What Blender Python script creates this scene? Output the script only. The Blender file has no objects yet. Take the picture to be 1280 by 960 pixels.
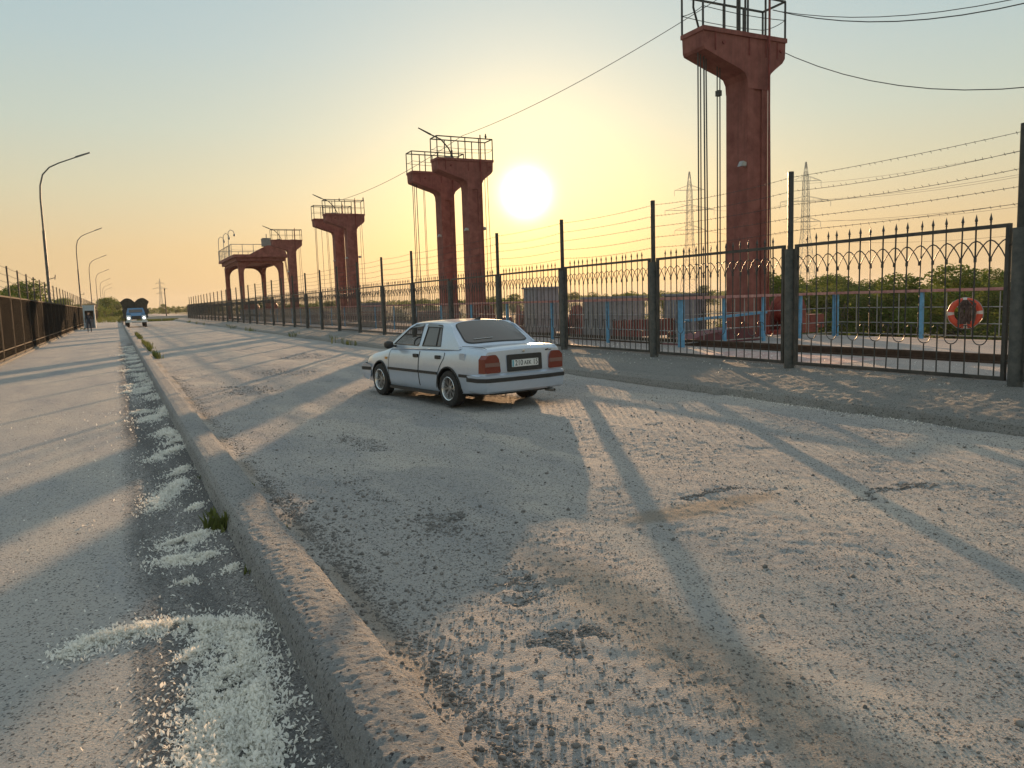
import bpy, bmesh, math, random
import numpy as np
from mathutils import Vector, Matrix
from mathutils.geometry import tessellate_polygon
random.seed(7); RNG = np.random.default_rng(7)
S = bpy.context.scene
COL = S.collection
R = math.radians

# ------------------------------------------------------------------ camera
cam_d = bpy.data.cameras.new('camera'); cam = bpy.data.objects.new('camera', cam_d); COL.objects.link(cam)
cam_d.sensor_width = 36; cam_d.lens = 970/1280*36; cam_d.clip_start = .05; cam_d.clip_end = 9000
YAW, PITCH, ROLL = R(26.7605), R(6.166), R(1.7756)
fw = Vector((math.sin(YAW)*math.cos(PITCH), math.cos(YAW)*math.cos(PITCH), -math.sin(PITCH)))
rt = Vector((math.cos(YAW), -math.sin(YAW), 0)); up = rt.cross(fw)
r2 = rt*math.cos(ROLL) - up*math.sin(ROLL); u2 = rt*math.sin(ROLL) + up*math.cos(ROLL)
cam.matrix_world = Matrix.Translation((0, 0, 1.7)) @ Matrix((r2, u2, -fw)).transposed().to_4x4()
S.camera = cam
S.view_settings.view_transform = 'Standard'; S.view_settings.look = 'None'
S.view_settings.exposure = 1.04; S.view_settings.gamma = 1

# ------------------------------------------------------------------ sun and sky
SUN_EL, SUN_AZ = R(8.1), R(28.2)
sd = Vector((math.sin(SUN_AZ)*math.cos(SUN_EL), math.cos(SUN_AZ)*math.cos(SUN_EL), math.sin(SUN_EL)))
sl = bpy.data.lights.new('sun', 'SUN'); so = bpy.data.objects.new('sun', sl); COL.objects.link(so)
sl.energy = 3.5; sl.angle = R(.42); sl.color = (1.0, .60, .31)
so.rotation_mode = 'QUATERNION'; so.rotation_quaternion = sd.to_track_quat('Z', 'Y'); so.location = (0, 0, 60)
W = bpy.data.worlds.new('World'); S.world = W; W.use_nodes = True
def world():
    nt = W.node_tree; N = nt.nodes; L = nt.links; N.clear()
    out = N.new('ShaderNodeOutputWorld'); bg = N.new('ShaderNodeBackground'); L.new(bg.outputs[0], out.inputs[0])
    sky = N.new('ShaderNodeTexSky'); sky.sky_type = 'NISHITA'; sky.sun_disc = False
    sky.sun_elevation = SUN_EL; sky.sun_rotation = SUN_AZ; sky.air_density = 1.2; sky.dust_density = 3.0
    tc = N.new('ShaderNodeTexCoord')
    nrm = N.new('ShaderNodeVectorMath'); nrm.operation = 'NORMALIZE'; L.new(tc.outputs['Generated'], nrm.inputs[0])
    sep = N.new('ShaderNodeSeparateXYZ'); L.new(nrm.outputs[0], sep.inputs[0])
    def M(op, a, b=None, c=None, clamp=False):
        n = N.new('ShaderNodeMath'); n.operation = op; n.use_clamp = clamp
        for i, v in enumerate((a, b, c)):
            if v is None: continue
            if isinstance(v, (int, float)): n.inputs[i].default_value = v
            else: L.new(v, n.inputs[i])
        return n.outputs[0]
    el = M('ARCSINE', sep.outputs['Z'])
    t = M('DIVIDE', M('MAXIMUM', el, 0.0), R(90))
    rp = N.new('ShaderNodeValToRGB'); L.new(t, rp.inputs[0]); cr = rp.color_ramp
    stops = SKY_STOPS
    while len(cr.elements) < len(stops): cr.elements.new(.5)
    for e, (d, c) in zip(cr.elements, stops): e.position = d/90; e.color = (*c, 1)
    dot = N.new('ShaderNodeVectorMath'); dot.operation = 'DOT_PRODUCT'; L.new(nrm.outputs[0], dot.inputs[0])
    dot.inputs[1].default_value = GLOW_DIR
    ang = M('ARCCOSINE', M('MINIMUM', dot.outputs['Value'], 1.0))
    def glow(sig, col, pw=1.0):
        v = M('EXPONENT', M('MULTIPLY', M('POWER', M('DIVIDE', ang, R(sig)), pw), -1.0))
        m = N.new('ShaderNodeVectorMath'); m.operation = 'SCALE'; m.inputs[0].default_value = col; L.new(v, m.inputs['Scale'])
        return m.outputs[0]
    def add(a, b):
        n = N.new('ShaderNodeVectorMath'); n.operation = 'ADD'; L.new(a, n.inputs[0]); L.new(b, n.inputs[1]); return n.outputs[0]
    sc = N.new('ShaderNodeVectorMath'); sc.operation = 'SCALE'; sc.inputs['Scale'].default_value = .012; L.new(sky.outputs[0], sc.inputs[0])
    v = add(rp.outputs[0], sc.outputs[0])
    for g in GLOWS: v = add(v, glow(*g))
    L.new(v, bg.inputs[0]); bg.inputs[1].default_value = SKY_STRENGTH
SKY_STRENGTH = 0.5
GLOW_DIR = (math.sin(SUN_AZ)*math.cos(R(7.6)), math.cos(SUN_AZ)*math.cos(R(7.6)), math.sin(R(7.6)))
SKY_STOPS = [(0, (.66, .47, .25)), (4, (.65, .49, .28)), (8, (.58, .545, .385)), (12, (.49, .55, .475)), (17, (.41, .52, .53)), (24, (.34, .48, .545)), (45, (.46, .54, .57)), (90, (.48, .54, .57))]
GLOWS = [(1.33, (3.4, 3.2, 2.7), 2.2), (2.9, (.42, .36, .08), 1.1), (5.5, (.16, .085, .0), 1.3)]
world()

# ------------------------------------------------------------------ helpers
def mat(name, col, rough=.8, metal=0., var=.15, vs=6., bump=0., bs=30., col2=None, spec=.5, alpha=1., emit=None, es=1., detail=5.):
    m = bpy.data.materials.new(name); m.use_nodes = True; nt = m.node_tree; N = nt.nodes; L = nt.links
    b = N['Principled BSDF']; b.inputs['Roughness'].default_value = rough; b.inputs['Metallic'].default_value = metal
    b.inputs['Specular IOR Level'].default_value = spec; b.inputs['Alpha'].default_value = alpha
    b.inputs['Base Color'].default_value = (*col, 1)
    if emit: b.inputs['Emission Color'].default_value = (*emit, 1); b.inputs['Emission Strength'].default_value = es
    tc = N.new('ShaderNodeTexCoord')
    if var or col2:
        n = N.new('ShaderNodeTexNoise'); n.inputs['Scale'].default_value = vs; n.inputs['Detail'].default_value = detail; n.inputs['Roughness'].default_value = .65
        L.new(tc.outputs['Object'], n.inputs['Vector'])
        r = N.new('ShaderNodeValToRGB'); L.new(n.outputs[0], r.inputs[0])
        r.color_ramp.elements[0].position = .33; r.color_ramp.elements[1].position = .67
        c2 = col2 or tuple(min(1, c*(1+var)) for c in col)
        r.color_ramp.elements[0].color = (*(c*(1-var) for c in col), 1); r.color_ramp.elements[1].color = (*c2, 1)
        L.new(r.outputs[0], b.inputs['Base Color'])
    if bump:
        n2 = N.new('ShaderNodeTexNoise'); n2.inputs['Scale'].default_value = bs; n2.inputs['Detail'].default_value = 6; n2.inputs['Roughness'].default_value = .7
        L.new(tc.outputs['Object'], n2.inputs['Vector'])
        bp = N.new('ShaderNodeBump'); bp.inputs['Strength'].default_value = 1; bp.inputs['Distance'].default_value = bump
        L.new(n2.outputs[0], bp.inputs['Height']); L.new(bp.outputs[0], b.inputs['Normal'])
    return m

class MB:
    def __init__(s): s.v = []; s.f = []; s.m = []; s.mi = 0
    def add(s, vs, fs):
        o = len(s.v); s.v += [tuple(v) for v in vs]; s.f += [tuple(i+o for i in f) for f in fs]; s.m += [s.mi]*len(fs); return s
    def box(s, x0, x1, y0, y1, z0, z1):
        return s.add([(x0,y0,z0),(x1,y0,z0),(x1,y1,z0),(x0,y1,z0),(x0,y0,z1),(x1,y0,z1),(x1,y1,z1),(x0,y1,z1)],
                     [(0,3,2,1),(4,5,6,7),(0,1,5,4),(1,2,6,5),(2,3,7,6),(3,0,4,7)])
    def bar(s, a, b, w, h=None, ref=(0,0,1)):
        h = h or w; a = Vector(a); b = Vector(b); d = (b-a).normalized(); rf = Vector(ref)
        if abs(d.dot(rf)) > .98: rf = Vector((0, 1, 0))
        x = d.cross(rf).normalized()*w/2; y = x.cross(d).normalized()*h/2
        vs = [a-x-y, a+x-y, a+x+y, a-x+y, b-x-y, b+x-y, b+x+y, b-x+y]
        return s.add(vs, [(0,1,2,3),(7,6,5,4),(0,4,5,1),(1,5,6,2),(2,6,7,3),(3,7,4,0)])
    def tube(s, pts, r, n=8, cap=True):
        pts = [Vector(p) for p in pts]; rs = r if isinstance(r, (list, tuple)) else [r]*len(pts); o = len(s.v); prev = None
        for i, p in enumerate(pts):
            d = (pts[min(i+1, len(pts)-1)] - pts[max(i-1, 0)]).normalized()
            if prev is None:
                rf = Vector((0,0,1)) if abs(d.z) < .9 else Vector((1,0,0)); x = d.cross(rf).normalized()
            else: x = (prev - d*prev.dot(d)).normalized()
            prev = x; y = d.cross(x)
            for k in range(n):
                a = 2*math.pi*k/n; s.v.append(tuple(p + (x*math.cos(a)+y*math.sin(a))*rs[i]))
        for i in range(len(pts)-1):
            for k in range(n):
                s.f.append((o+i*n+k, o+i*n+(k+1)%n, o+(i+1)*n+(k+1)%n, o+(i+1)*n+k)); s.m.append(s.mi)
        if cap:
            s.f.append(tuple(o+k for k in reversed(range(n)))); s.f.append(tuple(o+(len(pts)-1)*n+k for k in range(n))); s.m += [s.mi]*2
        return s
    def lathe(s, prof, n=24, axis='z', c=(0,0,0), closed=False):
        o = len(s.v); c = Vector(c)
        for (r, h) in prof:
            for k in range(n):
                a = 2*math.pi*k/n; p = {'z': (r*math.cos(a), r*math.sin(a), h), 'x': (h, r*math.cos(a), r*math.sin(a)), 'y': (r*math.sin(a), h, r*math.cos(a))}[axis]
                s.v.append(tuple(c+Vector(p)))
        m = len(prof); rng = range(m) if closed else range(m-1)
        for i in rng:
            j = (i+1) % m
            for k in range(n):
                s.f.append((o+i*n+k, o+i*n+(k+1)%n, o+j*n+(k+1)%n, o+j*n+k)); s.m.append(s.mi)
        return s
    def prism(s, poly, a, b, axis='y'):
        # poly in the two remaining axes, extruded a..b
        n = len(poly)
        def P(p, t): return {'y': (p[0], t, p[1]), 'x': (t, p[0], p[1]), 'z': (p[0], p[1], t)}[axis]
        vs = [P(p, a) for p in poly] + [P(p, b) for p in poly]
        tri = tessellate_polygon([[Vector((p[0], p[1], 0)) for p in poly]])
        fs = [tuple(t) for t in tri] + [tuple(i+n for i in reversed(t)) for t in tri]
        fs += [(i, (i+1) % n, (i+1) % n+n, i+n) for i in range(n)]
        return s.add(vs, fs)
    def mesh(s, name, m, smooth=False, fix=True):
        me = bpy.data.meshes.new(name); me.from_pydata(s.v, [], s.f)
        ms = m if isinstance(m, (list, tuple)) else [m]
        for q in ms: me.materials.append(q)
        if len(ms) > 1: me.polygons.foreach_set('material_index', s.m)
        if fix:
            bm = bmesh.new(); bm.from_mesh(me); bmesh.ops.recalc_face_normals(bm, faces=bm.faces); bm.to_mesh(me); bm.free()
        if smooth:
            me.polygons.foreach_set('use_smooth', [True]*len(me.polygons)); me.set_sharp_from_angle(angle=R(38))
        me.update(); return me
    def obj(s, name, m, parent=None, smooth=False, fix=True): return link(name, s.mesh(name, m, smooth, fix), parent)
def link(name, me, parent=None):
    o = bpy.data.objects.new(name, me); COL.objects.link(o)
    if parent: o.parent = parent
    return o
def np_obj(name, v, f, m, parent=None, smooth=True, attrs=None):
    me = bpy.data.meshes.new(name); v = np.asarray(v, dtype=np.float32); f = np.asarray(f, dtype=np.int32); k = f.shape[1]
    me.vertices.add(len(v)); me.vertices.foreach_set('co', v.ravel())
    me.loops.add(f.size); me.loops.foreach_set('vertex_index', f.ravel())
    me.polygons.add(len(f)); me.polygons.foreach_set('loop_start', np.arange(0, f.size, k, dtype=np.int32)); me.polygons.foreach_set('loop_total', np.full(len(f), k, dtype=np.int32))
    me.materials.append(m); me.update(calc_edges=True)
    if smooth: me.polygons.foreach_set('use_smooth', [True]*len(f))
    for nm, a in (attrs or {}).items():
        at = me.attributes.new(nm, 'FLOAT', 'POINT'); at.data.foreach_set('value', np.asarray(a, dtype=np.float32).ravel())
    me.validate()
    return link(name, me, parent)
def tag(o, label=None, cat=None, group=None, kind=None):
    if label: o['label'] = label
    if cat: o['category'] = cat
    if group: o['group'] = group
    if kind: o['kind'] = kind
    return o
def empty(name, loc=(0,0,0), rz=0, label=None, cat=None, group=None):
    o = bpy.data.objects.new(name, None); COL.objects.link(o); o.location = loc; o.rotation_euler = (0, 0, rz)
    return tag(o, label, cat, group)
def copy_tree(o, parent=None, loc=None, rz=None, sc=None, label=None, group=None):
    c = o.copy(); COL.objects.link(c); c.parent = parent
    if loc is not None: c.location = loc
    if rz is not None: c.rotation_euler = (0, 0, rz)
    if sc is not None: c.scale = sc
    if label: c['label'] = label
    if group: c['group'] = group
    for ch in list(o.children): copy_tree(ch, c)
    return c
# value noise, vectorised
def _h(i, j, s):
    n = (i*374761393 + j*668265263 + s*974634777) & 0xffffffff
    n = ((n ^ (n >> 13))*1274126177) & 0xffffffff
    return ((n ^ (n >> 16)) & 0xffff)/65535.
def vn(x, y, s=0):
    xi = np.floor(x).astype(np.int64); yi = np.floor(y).astype(np.int64); fx = x-xi; fy = y-yi
    fx = fx*fx*(3-2*fx); fy = fy*fy*(3-2*fy)
    return (_h(xi,yi,s)*(1-fx)+_h(xi+1,yi,s)*fx)*(1-fy)+(_h(xi,yi+1,s)*(1-fx)+_h(xi+1,yi+1,s)*fx)*fy
def fbm(x, y, o=4, s=0):
    r = 0; a = .5; t = 0
    for k in range(o): r = r + a*vn(x*2**k, y*2**k, s+k*17); t += a; a *= .5
    return r/t
def sstep(a, b, x): t = np.clip((x-a)/(b-a), 0, 1); return t*t*(3-2*t)

# ------------------------------------------------------------------ materials
def ground_mat(name, dust, grey, dark, bs=1.0, rk=.93):
    bs *= 2.0
    m = bpy.data.materials.new(name); m.use_nodes = True; nt = m.node_tree; N = nt.nodes; L = nt.links; b = N['Principled BSDF']
    b.inputs['Roughness'].default_value = .93; b.inputs['Specular IOR Level'].default_value = .25
    tc = N.new('ShaderNodeTexCoord')
    def noise(sc, det=6, ro=.65, stretch=None):
        n = N.new('ShaderNodeTexNoise'); n.inputs['Scale'].default_value = sc; n.inputs['Detail'].default_value = det; n.inputs['Roughness'].default_value = ro
        if stretch:
            mp = N.new('ShaderNodeMapping'); mp.inputs['Scale'].default_value = stretch; L.new(tc.outputs['Object'], mp.inputs[0]); L.new(mp.outputs[0], n.inputs[0])
        else: L.new(tc.outputs['Object'], n.inputs[0])
        return n.outputs[0]
    def ramp(i, a, b2):
        r = N.new('ShaderNodeMapRange'); r.inputs[1].default_value = a; r.inputs[2].default_value = b2; L.new(i, r.inputs[0]); return r.outputs[0]
    def mix(f, a, c):
        x = N.new('ShaderNodeMix'); x.data_type = 'RGBA'; L.new(f, x.inputs[0])
        for k, v in ((6, a), (7, c)):
            if isinstance(v, tuple): x.inputs[k].default_value = (*v, 1)
            else: L.new(v, x.inputs[k])
        return x.outputs[2]
    at = N.new('ShaderNodeAttribute'); at.attribute_name = 'rough'; at2 = N.new('ShaderNodeAttribute'); at2.attribute_name = 'damp'
    c = mix(ramp(noise(.9, 7, .6, (1, .35, 1)), .38, .62), dust, grey)
    c = mix(at.outputs['Fac'], c, tuple(g*rk for g in grey))
    sp = N.new('ShaderNodeTexVoronoi'); sp.inputs['Scale'].default_value = 85; L.new(tc.outputs['Object'], sp.inputs[0])
    c = mix(ramp(noise(1.7, 5, .6, (1, .10, 1)), .45, .7), c, tuple((a_+b_)/2*1.04 for a_, b_ in zip(dust, grey)))
    c = mix(ramp(sp.outputs['Color'], .72, .86), c, dark)
    c = mix(ramp(noise(120, 3), .58, .70), c, tuple(min(1, d*1.35) for d in dust))
    mm = N.new('ShaderNodeMath'); mm.operation = 'MULTIPLY'; mm.inputs[1].default_value = .75; L.new(ramp(noise(38, 5, .7), .52, .75), mm.inputs[0])
    c = mix(mm.outputs[0], c, tuple(d*.62 for d in grey))
    c = mix(at2.outputs['Fac'], c, (.23, .175, .12))
    L.new(c, b.inputs['Base Color'])
    ad = N.new('ShaderNodeMath'); ad.operation = 'MULTIPLY_ADD'; L.new(noise(55, 7, .75), ad.inputs[0]); ad.inputs[1].default_value = 1.; 
    mu = N.new('ShaderNodeMath'); mu.operation = 'MULTIPLY'; mu.inputs[1].default_value = .45; L.new(sp.outputs['Distance'], mu.inputs[0]); L.new(mu.outputs[0], ad.inputs[2])
    bp = N.new('ShaderNodeBump'); bp.inputs['Distance'].default_value = .006*bs; bp.inputs['Strength'].default_value = 1; L.new(ad.outputs[0], bp.inputs['Height']); L.new(bp.outputs[0], b.inputs['Normal'])
    return m
M_road = ground_mat('dusty_asphalt', (.46, .42, .37), (.29, .29, .29), (.075, .075, .08), .9)
M_walk = ground_mat('walkway_concrete', (.45, .415, .37), (.30, .302, .305), (.09, .09, .09), .8, .33)
M_kerb = ground_mat('kerb_concrete', (.41, .40, .38), (.26, .265, .27), (.065, .065, .07), 2.2)
M_bank = ground_mat('bank_concrete', (.35, .335, .305), (.25, .25, .24), (.08, .08, .08), 2.8)
M_deck = ground_mat('deck_concrete', (.44, .37, .33), (.33, .31, .30), (.15, .14, .14), .8)
M_terr = mat('rough_grassland', (.07, .085, .035), .95, var=.4, vs=.15, col2=(.13, .12, .06))
M_stone = mat('gravel_stone', (.15, .143, .135), .9, var=.35, vs=9, col2=(.27, .25, .23))
M_soil = mat('dark_soil', (.06, .058, .055), .95, var=.4, vs=40, col2=(.15, .14, .13))
M_grit = mat('grit', (.17, .155, .14), .95, var=.45, vs=45, col2=(.42, .37, .31))
M_petal = mat('dry_blossom', (.86, .84, .78), .7, var=.10, vs=8)
M_red = mat('red_paint_concrete', (.235, .068, .054), .8, var=.28, vs=2.2, bump=.004, bs=14, col2=(.31, .115, .09), detail=9)
nt = M_red.node_tree; bs_ = nt.nodes['Principled BSDF']; src = bs_.inputs['Base Color'].links[0].from_socket; tcn = nt.nodes.new('ShaderNodeTexCoord'); mp_ = nt.nodes.new('ShaderNodeMapping'); mp_.inputs['Scale'].default_value = (9, 9, .35)
nz = nt.nodes.new('ShaderNodeTexNoise'); nz.inputs['Scale'].default_value = 1; nz.inputs['Detail'].default_value = 7; nz.inputs['Roughness'].default_value = .7; nt.links.new(tcn.outputs['Object'], mp_.inputs[0]); nt.links.new(mp_.outputs[0], nz.inputs[0])
rm = nt.nodes.new('ShaderNodeMapRange'); rm.inputs[1].default_value = .50; rm.inputs[2].default_value = .72; rm.inputs[4].default_value = .75; nt.links.new(nz.outputs[0], rm.inputs[0])
mxn = nt.nodes.new('ShaderNodeMix'); mxn.data_type = 'RGBA'; nt.links.new(rm.outputs[0], mxn.inputs[0]); nt.links.new(src, mxn.inputs[6]); mxn.inputs[7].default_value = (.13, .048, .04, 1); nt.links.new(mxn.outputs[2], bs_.inputs['Base Color'])
M_redd = mat('rusty_red_steel', (.20, .042, .032), .6, var=.3, vs=5, bump=.003, bs=20)
M_dark = mat('dark_green_steel', (.040, .044, .044), .5, .3, var=.3, vs=5, col2=(.075, .072, .065))
M_post = mat('weathered_post_paint', (.075, .085, .085), .6, .2, var=.3, vs=7, bump=.002, bs=40, col2=(.12, .12, .11))
M_rust = mat('rusty_rail', (.075, .045, .03), .7, .3, var=.3, vs=9)
M_black = mat('sooty_black_paint', (.012, .011, .010), .8, var=.3, vs=5, spec=.08)
M_lamp = mat('lamp_steel', (.12, .12, .115), .5, .3, var=.2, vs=6)
M_blue = mat('blue_paint', (.13, .33, .52), .6, var=.2, vs=9)
M_pink = mat('faded_pink_paint', (.46, .19, .19), .75, var=.25, vs=7, col2=(.55, .30, .25))
M_grey = mat('grey_sheet_metal', (.24, .25, .28), .55, .2, var=.2, vs=3)
M_galv = mat('galvanised_steel', (.33, .33, .32), .45, .6, var=.2, vs=6)
M_wire = mat('wire', (.06, .06, .06), .6, .4, var=0)
M_leaf = mat('green_leaf', (.10, .15, .03), .7, var=.35, vs=1.2, col2=(.20, .25, .05), spec=.2)
M_leafd = mat('dusty_green_leaf', (.10, .135, .035), .8, var=.35, vs=.9, col2=(.18, .21, .06), spec=.2)
M_bark = mat('bark', (.10, .075, .055), .95, var=.3, vs=4)
M_grass = mat('grass_blade', (.10, .13, .03), .8, var=.4, vs=6, col2=(.18, .20, .05))
for m_ in (M_leaf, M_leafd, M_grass, M_petal):
    nt = m_.node_tree; b = nt.nodes['Principled BSDF']; tr = nt.nodes.new('ShaderNodeBsdfTranslucent'); mx = nt.nodes.new('ShaderNodeMixShader'); mx.inputs[0].default_value = .4
    src = b.inputs['Base Color'].links[0].from_socket; nt.links.new(src, tr.inputs[0])
    o_ = nt.nodes['Material Output']; nt.links.new(b.outputs[0], mx.inputs[1]); nt.links.new(tr.outputs[0], mx.inputs[2]); nt.links.new(mx.outputs[0], o_.inputs[0])

# ------------------------------------------------------------------ ground surfaces
ys = [-14.]
while ys[-1] < 420:
    y = ys[-1]; ys.append(y + (.25 if y < .8 else .021 if y < 7 else .021+(y-7)*.008 if y < 60 else .45+(y-60)*.03))
YS = np.array(ys)
HOLES = [(2.05, 5.45, .24, .50, .022), (1.98, 3.9, .20, .42, .025), (1.95, 3.05, .15, .22, .02), (4.5, 4.95, .7, .10, .008), (5.7, 4.3, .6, .07, .007), (1.9, 7.0, .16, .6, .018),
         (2.5, 9.4, .3, .9, .008), (2.4, 17, .7, 1.4, .02), (6.2, 8.2, .25, .3, .015), (3.9, 21, 1.0, 1.6, .025), (5.6, 27, 1.1, 2.2, .02)]
def holes(x, y):
    d = np.zeros_like(x); m = np.zeros_like(x)
    wx = x + .55*(fbm(x*3, y*3, 4, 91)-.5); wy = y + .9*(fbm(x*3, y*3, 4, 93)-.5)
    for (cx, cy, rx, ry, dep) in HOLES:
        q = np.sqrt(((wx-cx)/rx)**2+((wy-cy)/ry)**2); k = 1-sstep(.62, 1.05, q); d += k*dep*.6; m = np.maximum(m, k)
    return d, m
def road_h(x, y):
    far = sstep(30, 60, y)
    h = .050*(fbm(x*.55, y*.35, 3, 3)-.5) + .022*(fbm(x*2.6, y*1.7, 3, 5)-.5)*(1-far) + .011*(fbm(x*9, y*9, 2, 7)-.5)*(1-sstep(9, 20, y))
    d, m = holes(x, y)
    b = sstep(.50, .56, fbm(x*.8, y*.45, 4, 23))*(1-far)            # worn-through top course
    h = h - d - b*.010 + (m+b*.7)*.016*(vn(x*19, y*19, 11)-.5)
    h -= .012*np.exp(-((x-3.1-.1*np.sin(y*.3))/.28)**2) + .012*np.exp(-((x-4.8-.1*np.sin(y*.3))/.28)**2)
    for (xa, sl_, ph_) in ((1.62, .012, .0), (2.9, .02, 1.), (3.25, .02, 2.), (5.9, -.05, .5), (7.4, -.04, 1.5)):
        c_ = x-(xa+sl_*y+.05*np.sin(y*.5+ph_)); tr_ = np.exp(-(c_/.085)**4)*(1-far)*sstep(.35, .55, fbm(x*0+xa*7, y*.5, 3, 61)); h = h*(1-.35*tr_) - .006*tr_
    h += .03*sstep(1.2, .98, x) + .05*sstep(8.1, 8.75, x) + .012
    return h, np.clip(m*.4+b*.6, 0, 1)
def walk_h(x, y):
    h = .016*(fbm(x*.7, y*.5, 3, 41)-.5) + .005*(fbm(x*8, y*8, 2, 43)-.5)
    g = sstep(-.1, .1, x + .12*(fbm(x*2, y*1.5, 3, 47)-.5)) * (1-sstep(40, 60, y))
    h += g*(.012*(fbm(x*10, y*10, 2, 49)-.4)+.03*sstep(.35, .62, x))
    return h, g
def grid(name, XS, hf, m):
    X, Y = np.meshgrid(XS, YS); h, rg = hf(X, Y); nx = len(XS); ny = len(YS)
    v = np.stack([X.ravel(), Y.ravel(), h.ravel()], 1)
    i = np.arange(nx*ny).reshape(ny, nx); f = np.stack([i[:-1,:-1].ravel(), i[:-1,1:].ravel(), i[1:,1:].ravel(), i[1:,:-1].ravel()], 1)
    damp = np.zeros_like(X)
    if name == 'road':
        damp = .6*(1-sstep(.5, 1.1, np.sqrt(((X-4.1)/1.0)**2+((Y-4.75)/.22)**2)+.5*(fbm(X*3, Y*3, 3, 77)-.5)))
        damp = np.maximum(damp, .42*(1-sstep(.3, 1.0, np.abs(X-(2.15+.05*Y)+.2*(fbm(X*2, Y*2, 2, 79)-.5))/.35))*sstep(1, 2, Y)*(1-sstep(3.7, 5.2, Y)))
        damp = np.maximum(damp, .45*(1-sstep(0, .5, np.abs(X-1.12)/.25))*sstep(.45, .6, fbm(X*3, Y*1.5, 3, 83)))
    else: damp = rg*0
    return tag(np_obj(name, v, f, m, attrs={'rough': rg, 'damp': damp}), kind='structure')
grid('road', np.linspace(.99, 8.9, 380), road_h, M_road)
grid('walkway', np.linspace(-4.05, .70, 200), walk_h, M_walk)
def strip(name, prof, m, amp, sc, sub=6, seed=0, YS=YS):
    pr = [];
    for a, b in zip(prof[:-1], prof[1:]):
        for k in range(sub): pr.append((a[0]+(b[0]-a[0])*k/sub, a[1]+(b[1]-a[1])*k/sub))
    pr.append(prof[-1]); pr = np.array(pr); t = np.r_[0, np.cumsum(np.hypot(*np.diff(pr, axis=0).T))]
    T, Y = np.meshgrid(t, YS); X = np.broadcast_to(pr[:,0], T.shape); Z = np.broadcast_to(pr[:,1], T.shape)
    tn = np.gradient(pr, axis=0); nn = np.stack([-tn[:,1], tn[:,0]], 1); nn /= np.linalg.norm(nn, axis=1)[:,None]
    far = 1-sstep(25, 70, Y); ed = np.minimum(1, np.minimum(T-t[0], t[-1]-T)/.04)
    d = far*ed*(amp*(fbm(T*sc, Y*sc, 2, seed)-.5)*(1-sstep(7, 14, Y)) + .006*(fbm(T*2.2, Y*.9, 3, seed+5)-.5) + .5*amp*(fbm(T*sc*.35, Y*sc*.35, 2, seed+3)-.5)) ; dx = ed*far*.012*(fbm(T*0+3, Y*.8, 3, seed+9)-.5)
    v = np.stack([(X+nn[:,0]*d+dx).ravel(), Y.ravel(), (Z+nn[:,1]*d).ravel()], 1); ny, nx = T.shape
    i = np.arange(nx*ny).reshape(ny, nx); f = np.stack([i[:-1,:-1].ravel(), i[:-1,1:].ravel(), i[1:,1:].ravel(), i[1:,:-1].ravel()], 1)
    z = np.zeros(nx*ny)
    return tag(np_obj(name, v, f, m, attrs={'rough': z, 'damp': z}), kind='structure')
ysk = [-14.]
while ysk[-1] < 420:
    y = ysk[-1]; ysk.append(y + (.1 if y < 1.2 else .010 if y < 5 else .010+(y-5)*.006 if y < 14 else .064+(y-14)*.02))
strip('kerb', [(.61, -.06), (.625, .03), (.655, .14), (.69, .18), (.76, .192), (.90, .185), (.955, .165), (.99, .10), (1.0, -.04)], M_kerb, .012, 34, 9, 61, np.array(ysk))
strip('roadside_bank', [(8.62, -.05), (8.65, .08), (8.71, .17), (8.86, .215), (9.3, .235), (9.8, .27), (10.35, .325), (10.7, .345), (11.0, .36)], M_bank, .05, 9, 9, 65)
deck = MB().box(10.95, 18.6, -30, 420, -.6, .40)
do = tag(deck.obj('dam_deck', M_deck), kind='structure')
# terrain: one sheet, low on both sides of the dam
n = 120; a = np.sign(np.linspace(-1, 1, n))*np.abs(np.linspace(-1, 1, n))**2.6*2500
X, Y = np.meshgrid(a, a); Z = -4.6 + .8*(fbm(X*.02, Y*.02, 3, 31)-.5)
near = (np.abs(X-7.3) < 10.5) | (np.abs(X-7.3) < 14)
Z = np.where(Y > 330, np.maximum(Z, np.minimum(-.12, -4.6+(Y-330)*.05)), Z)
i = np.arange(n*n).reshape(n, n); f = np.stack([i[:-1,:-1].ravel(), i[:-1,1:].ravel(), i[1:,1:].ravel(), i[1:,:-1].ravel()], 1)
tag(np_obj('terrain', np.stack([X.ravel(), Y.ravel(), Z.ravel()], 1), f, M_terr), kind='structure')
emb = MB()
emb.add([(-4.0,-30,-.02),(-4.0,420,-.02),(-12,420,-5.3),(-12,-30,-5.3)], [(0,1,2,3)])
emb.add([(18.6,-30,.2),(18.6,420,.2),(28,420,-5.3),(28,-30,-5.3)], [(3,2,1,0)])
tag(emb.obj('embankment', mat('rubble_slope', (.10, .095, .07), .95, var=.4, vs=1.2, bump=.05, bs=3, col2=(.19, .18, .13)), fix=False), kind='structure')
pp = MB().add([(11.2,9.6,.404),(12.6,9.6,.404),(12.6,13.4,.404),(11.2,13.4,.404)], [(0,1,2,3)])
pp.obj('painted_patch', mat('pink_floor_paint', (.52, .26, .24), .8, var=.3, vs=5, col2=(.50, .42, .38)))['kind'] = 'structure'

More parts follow.
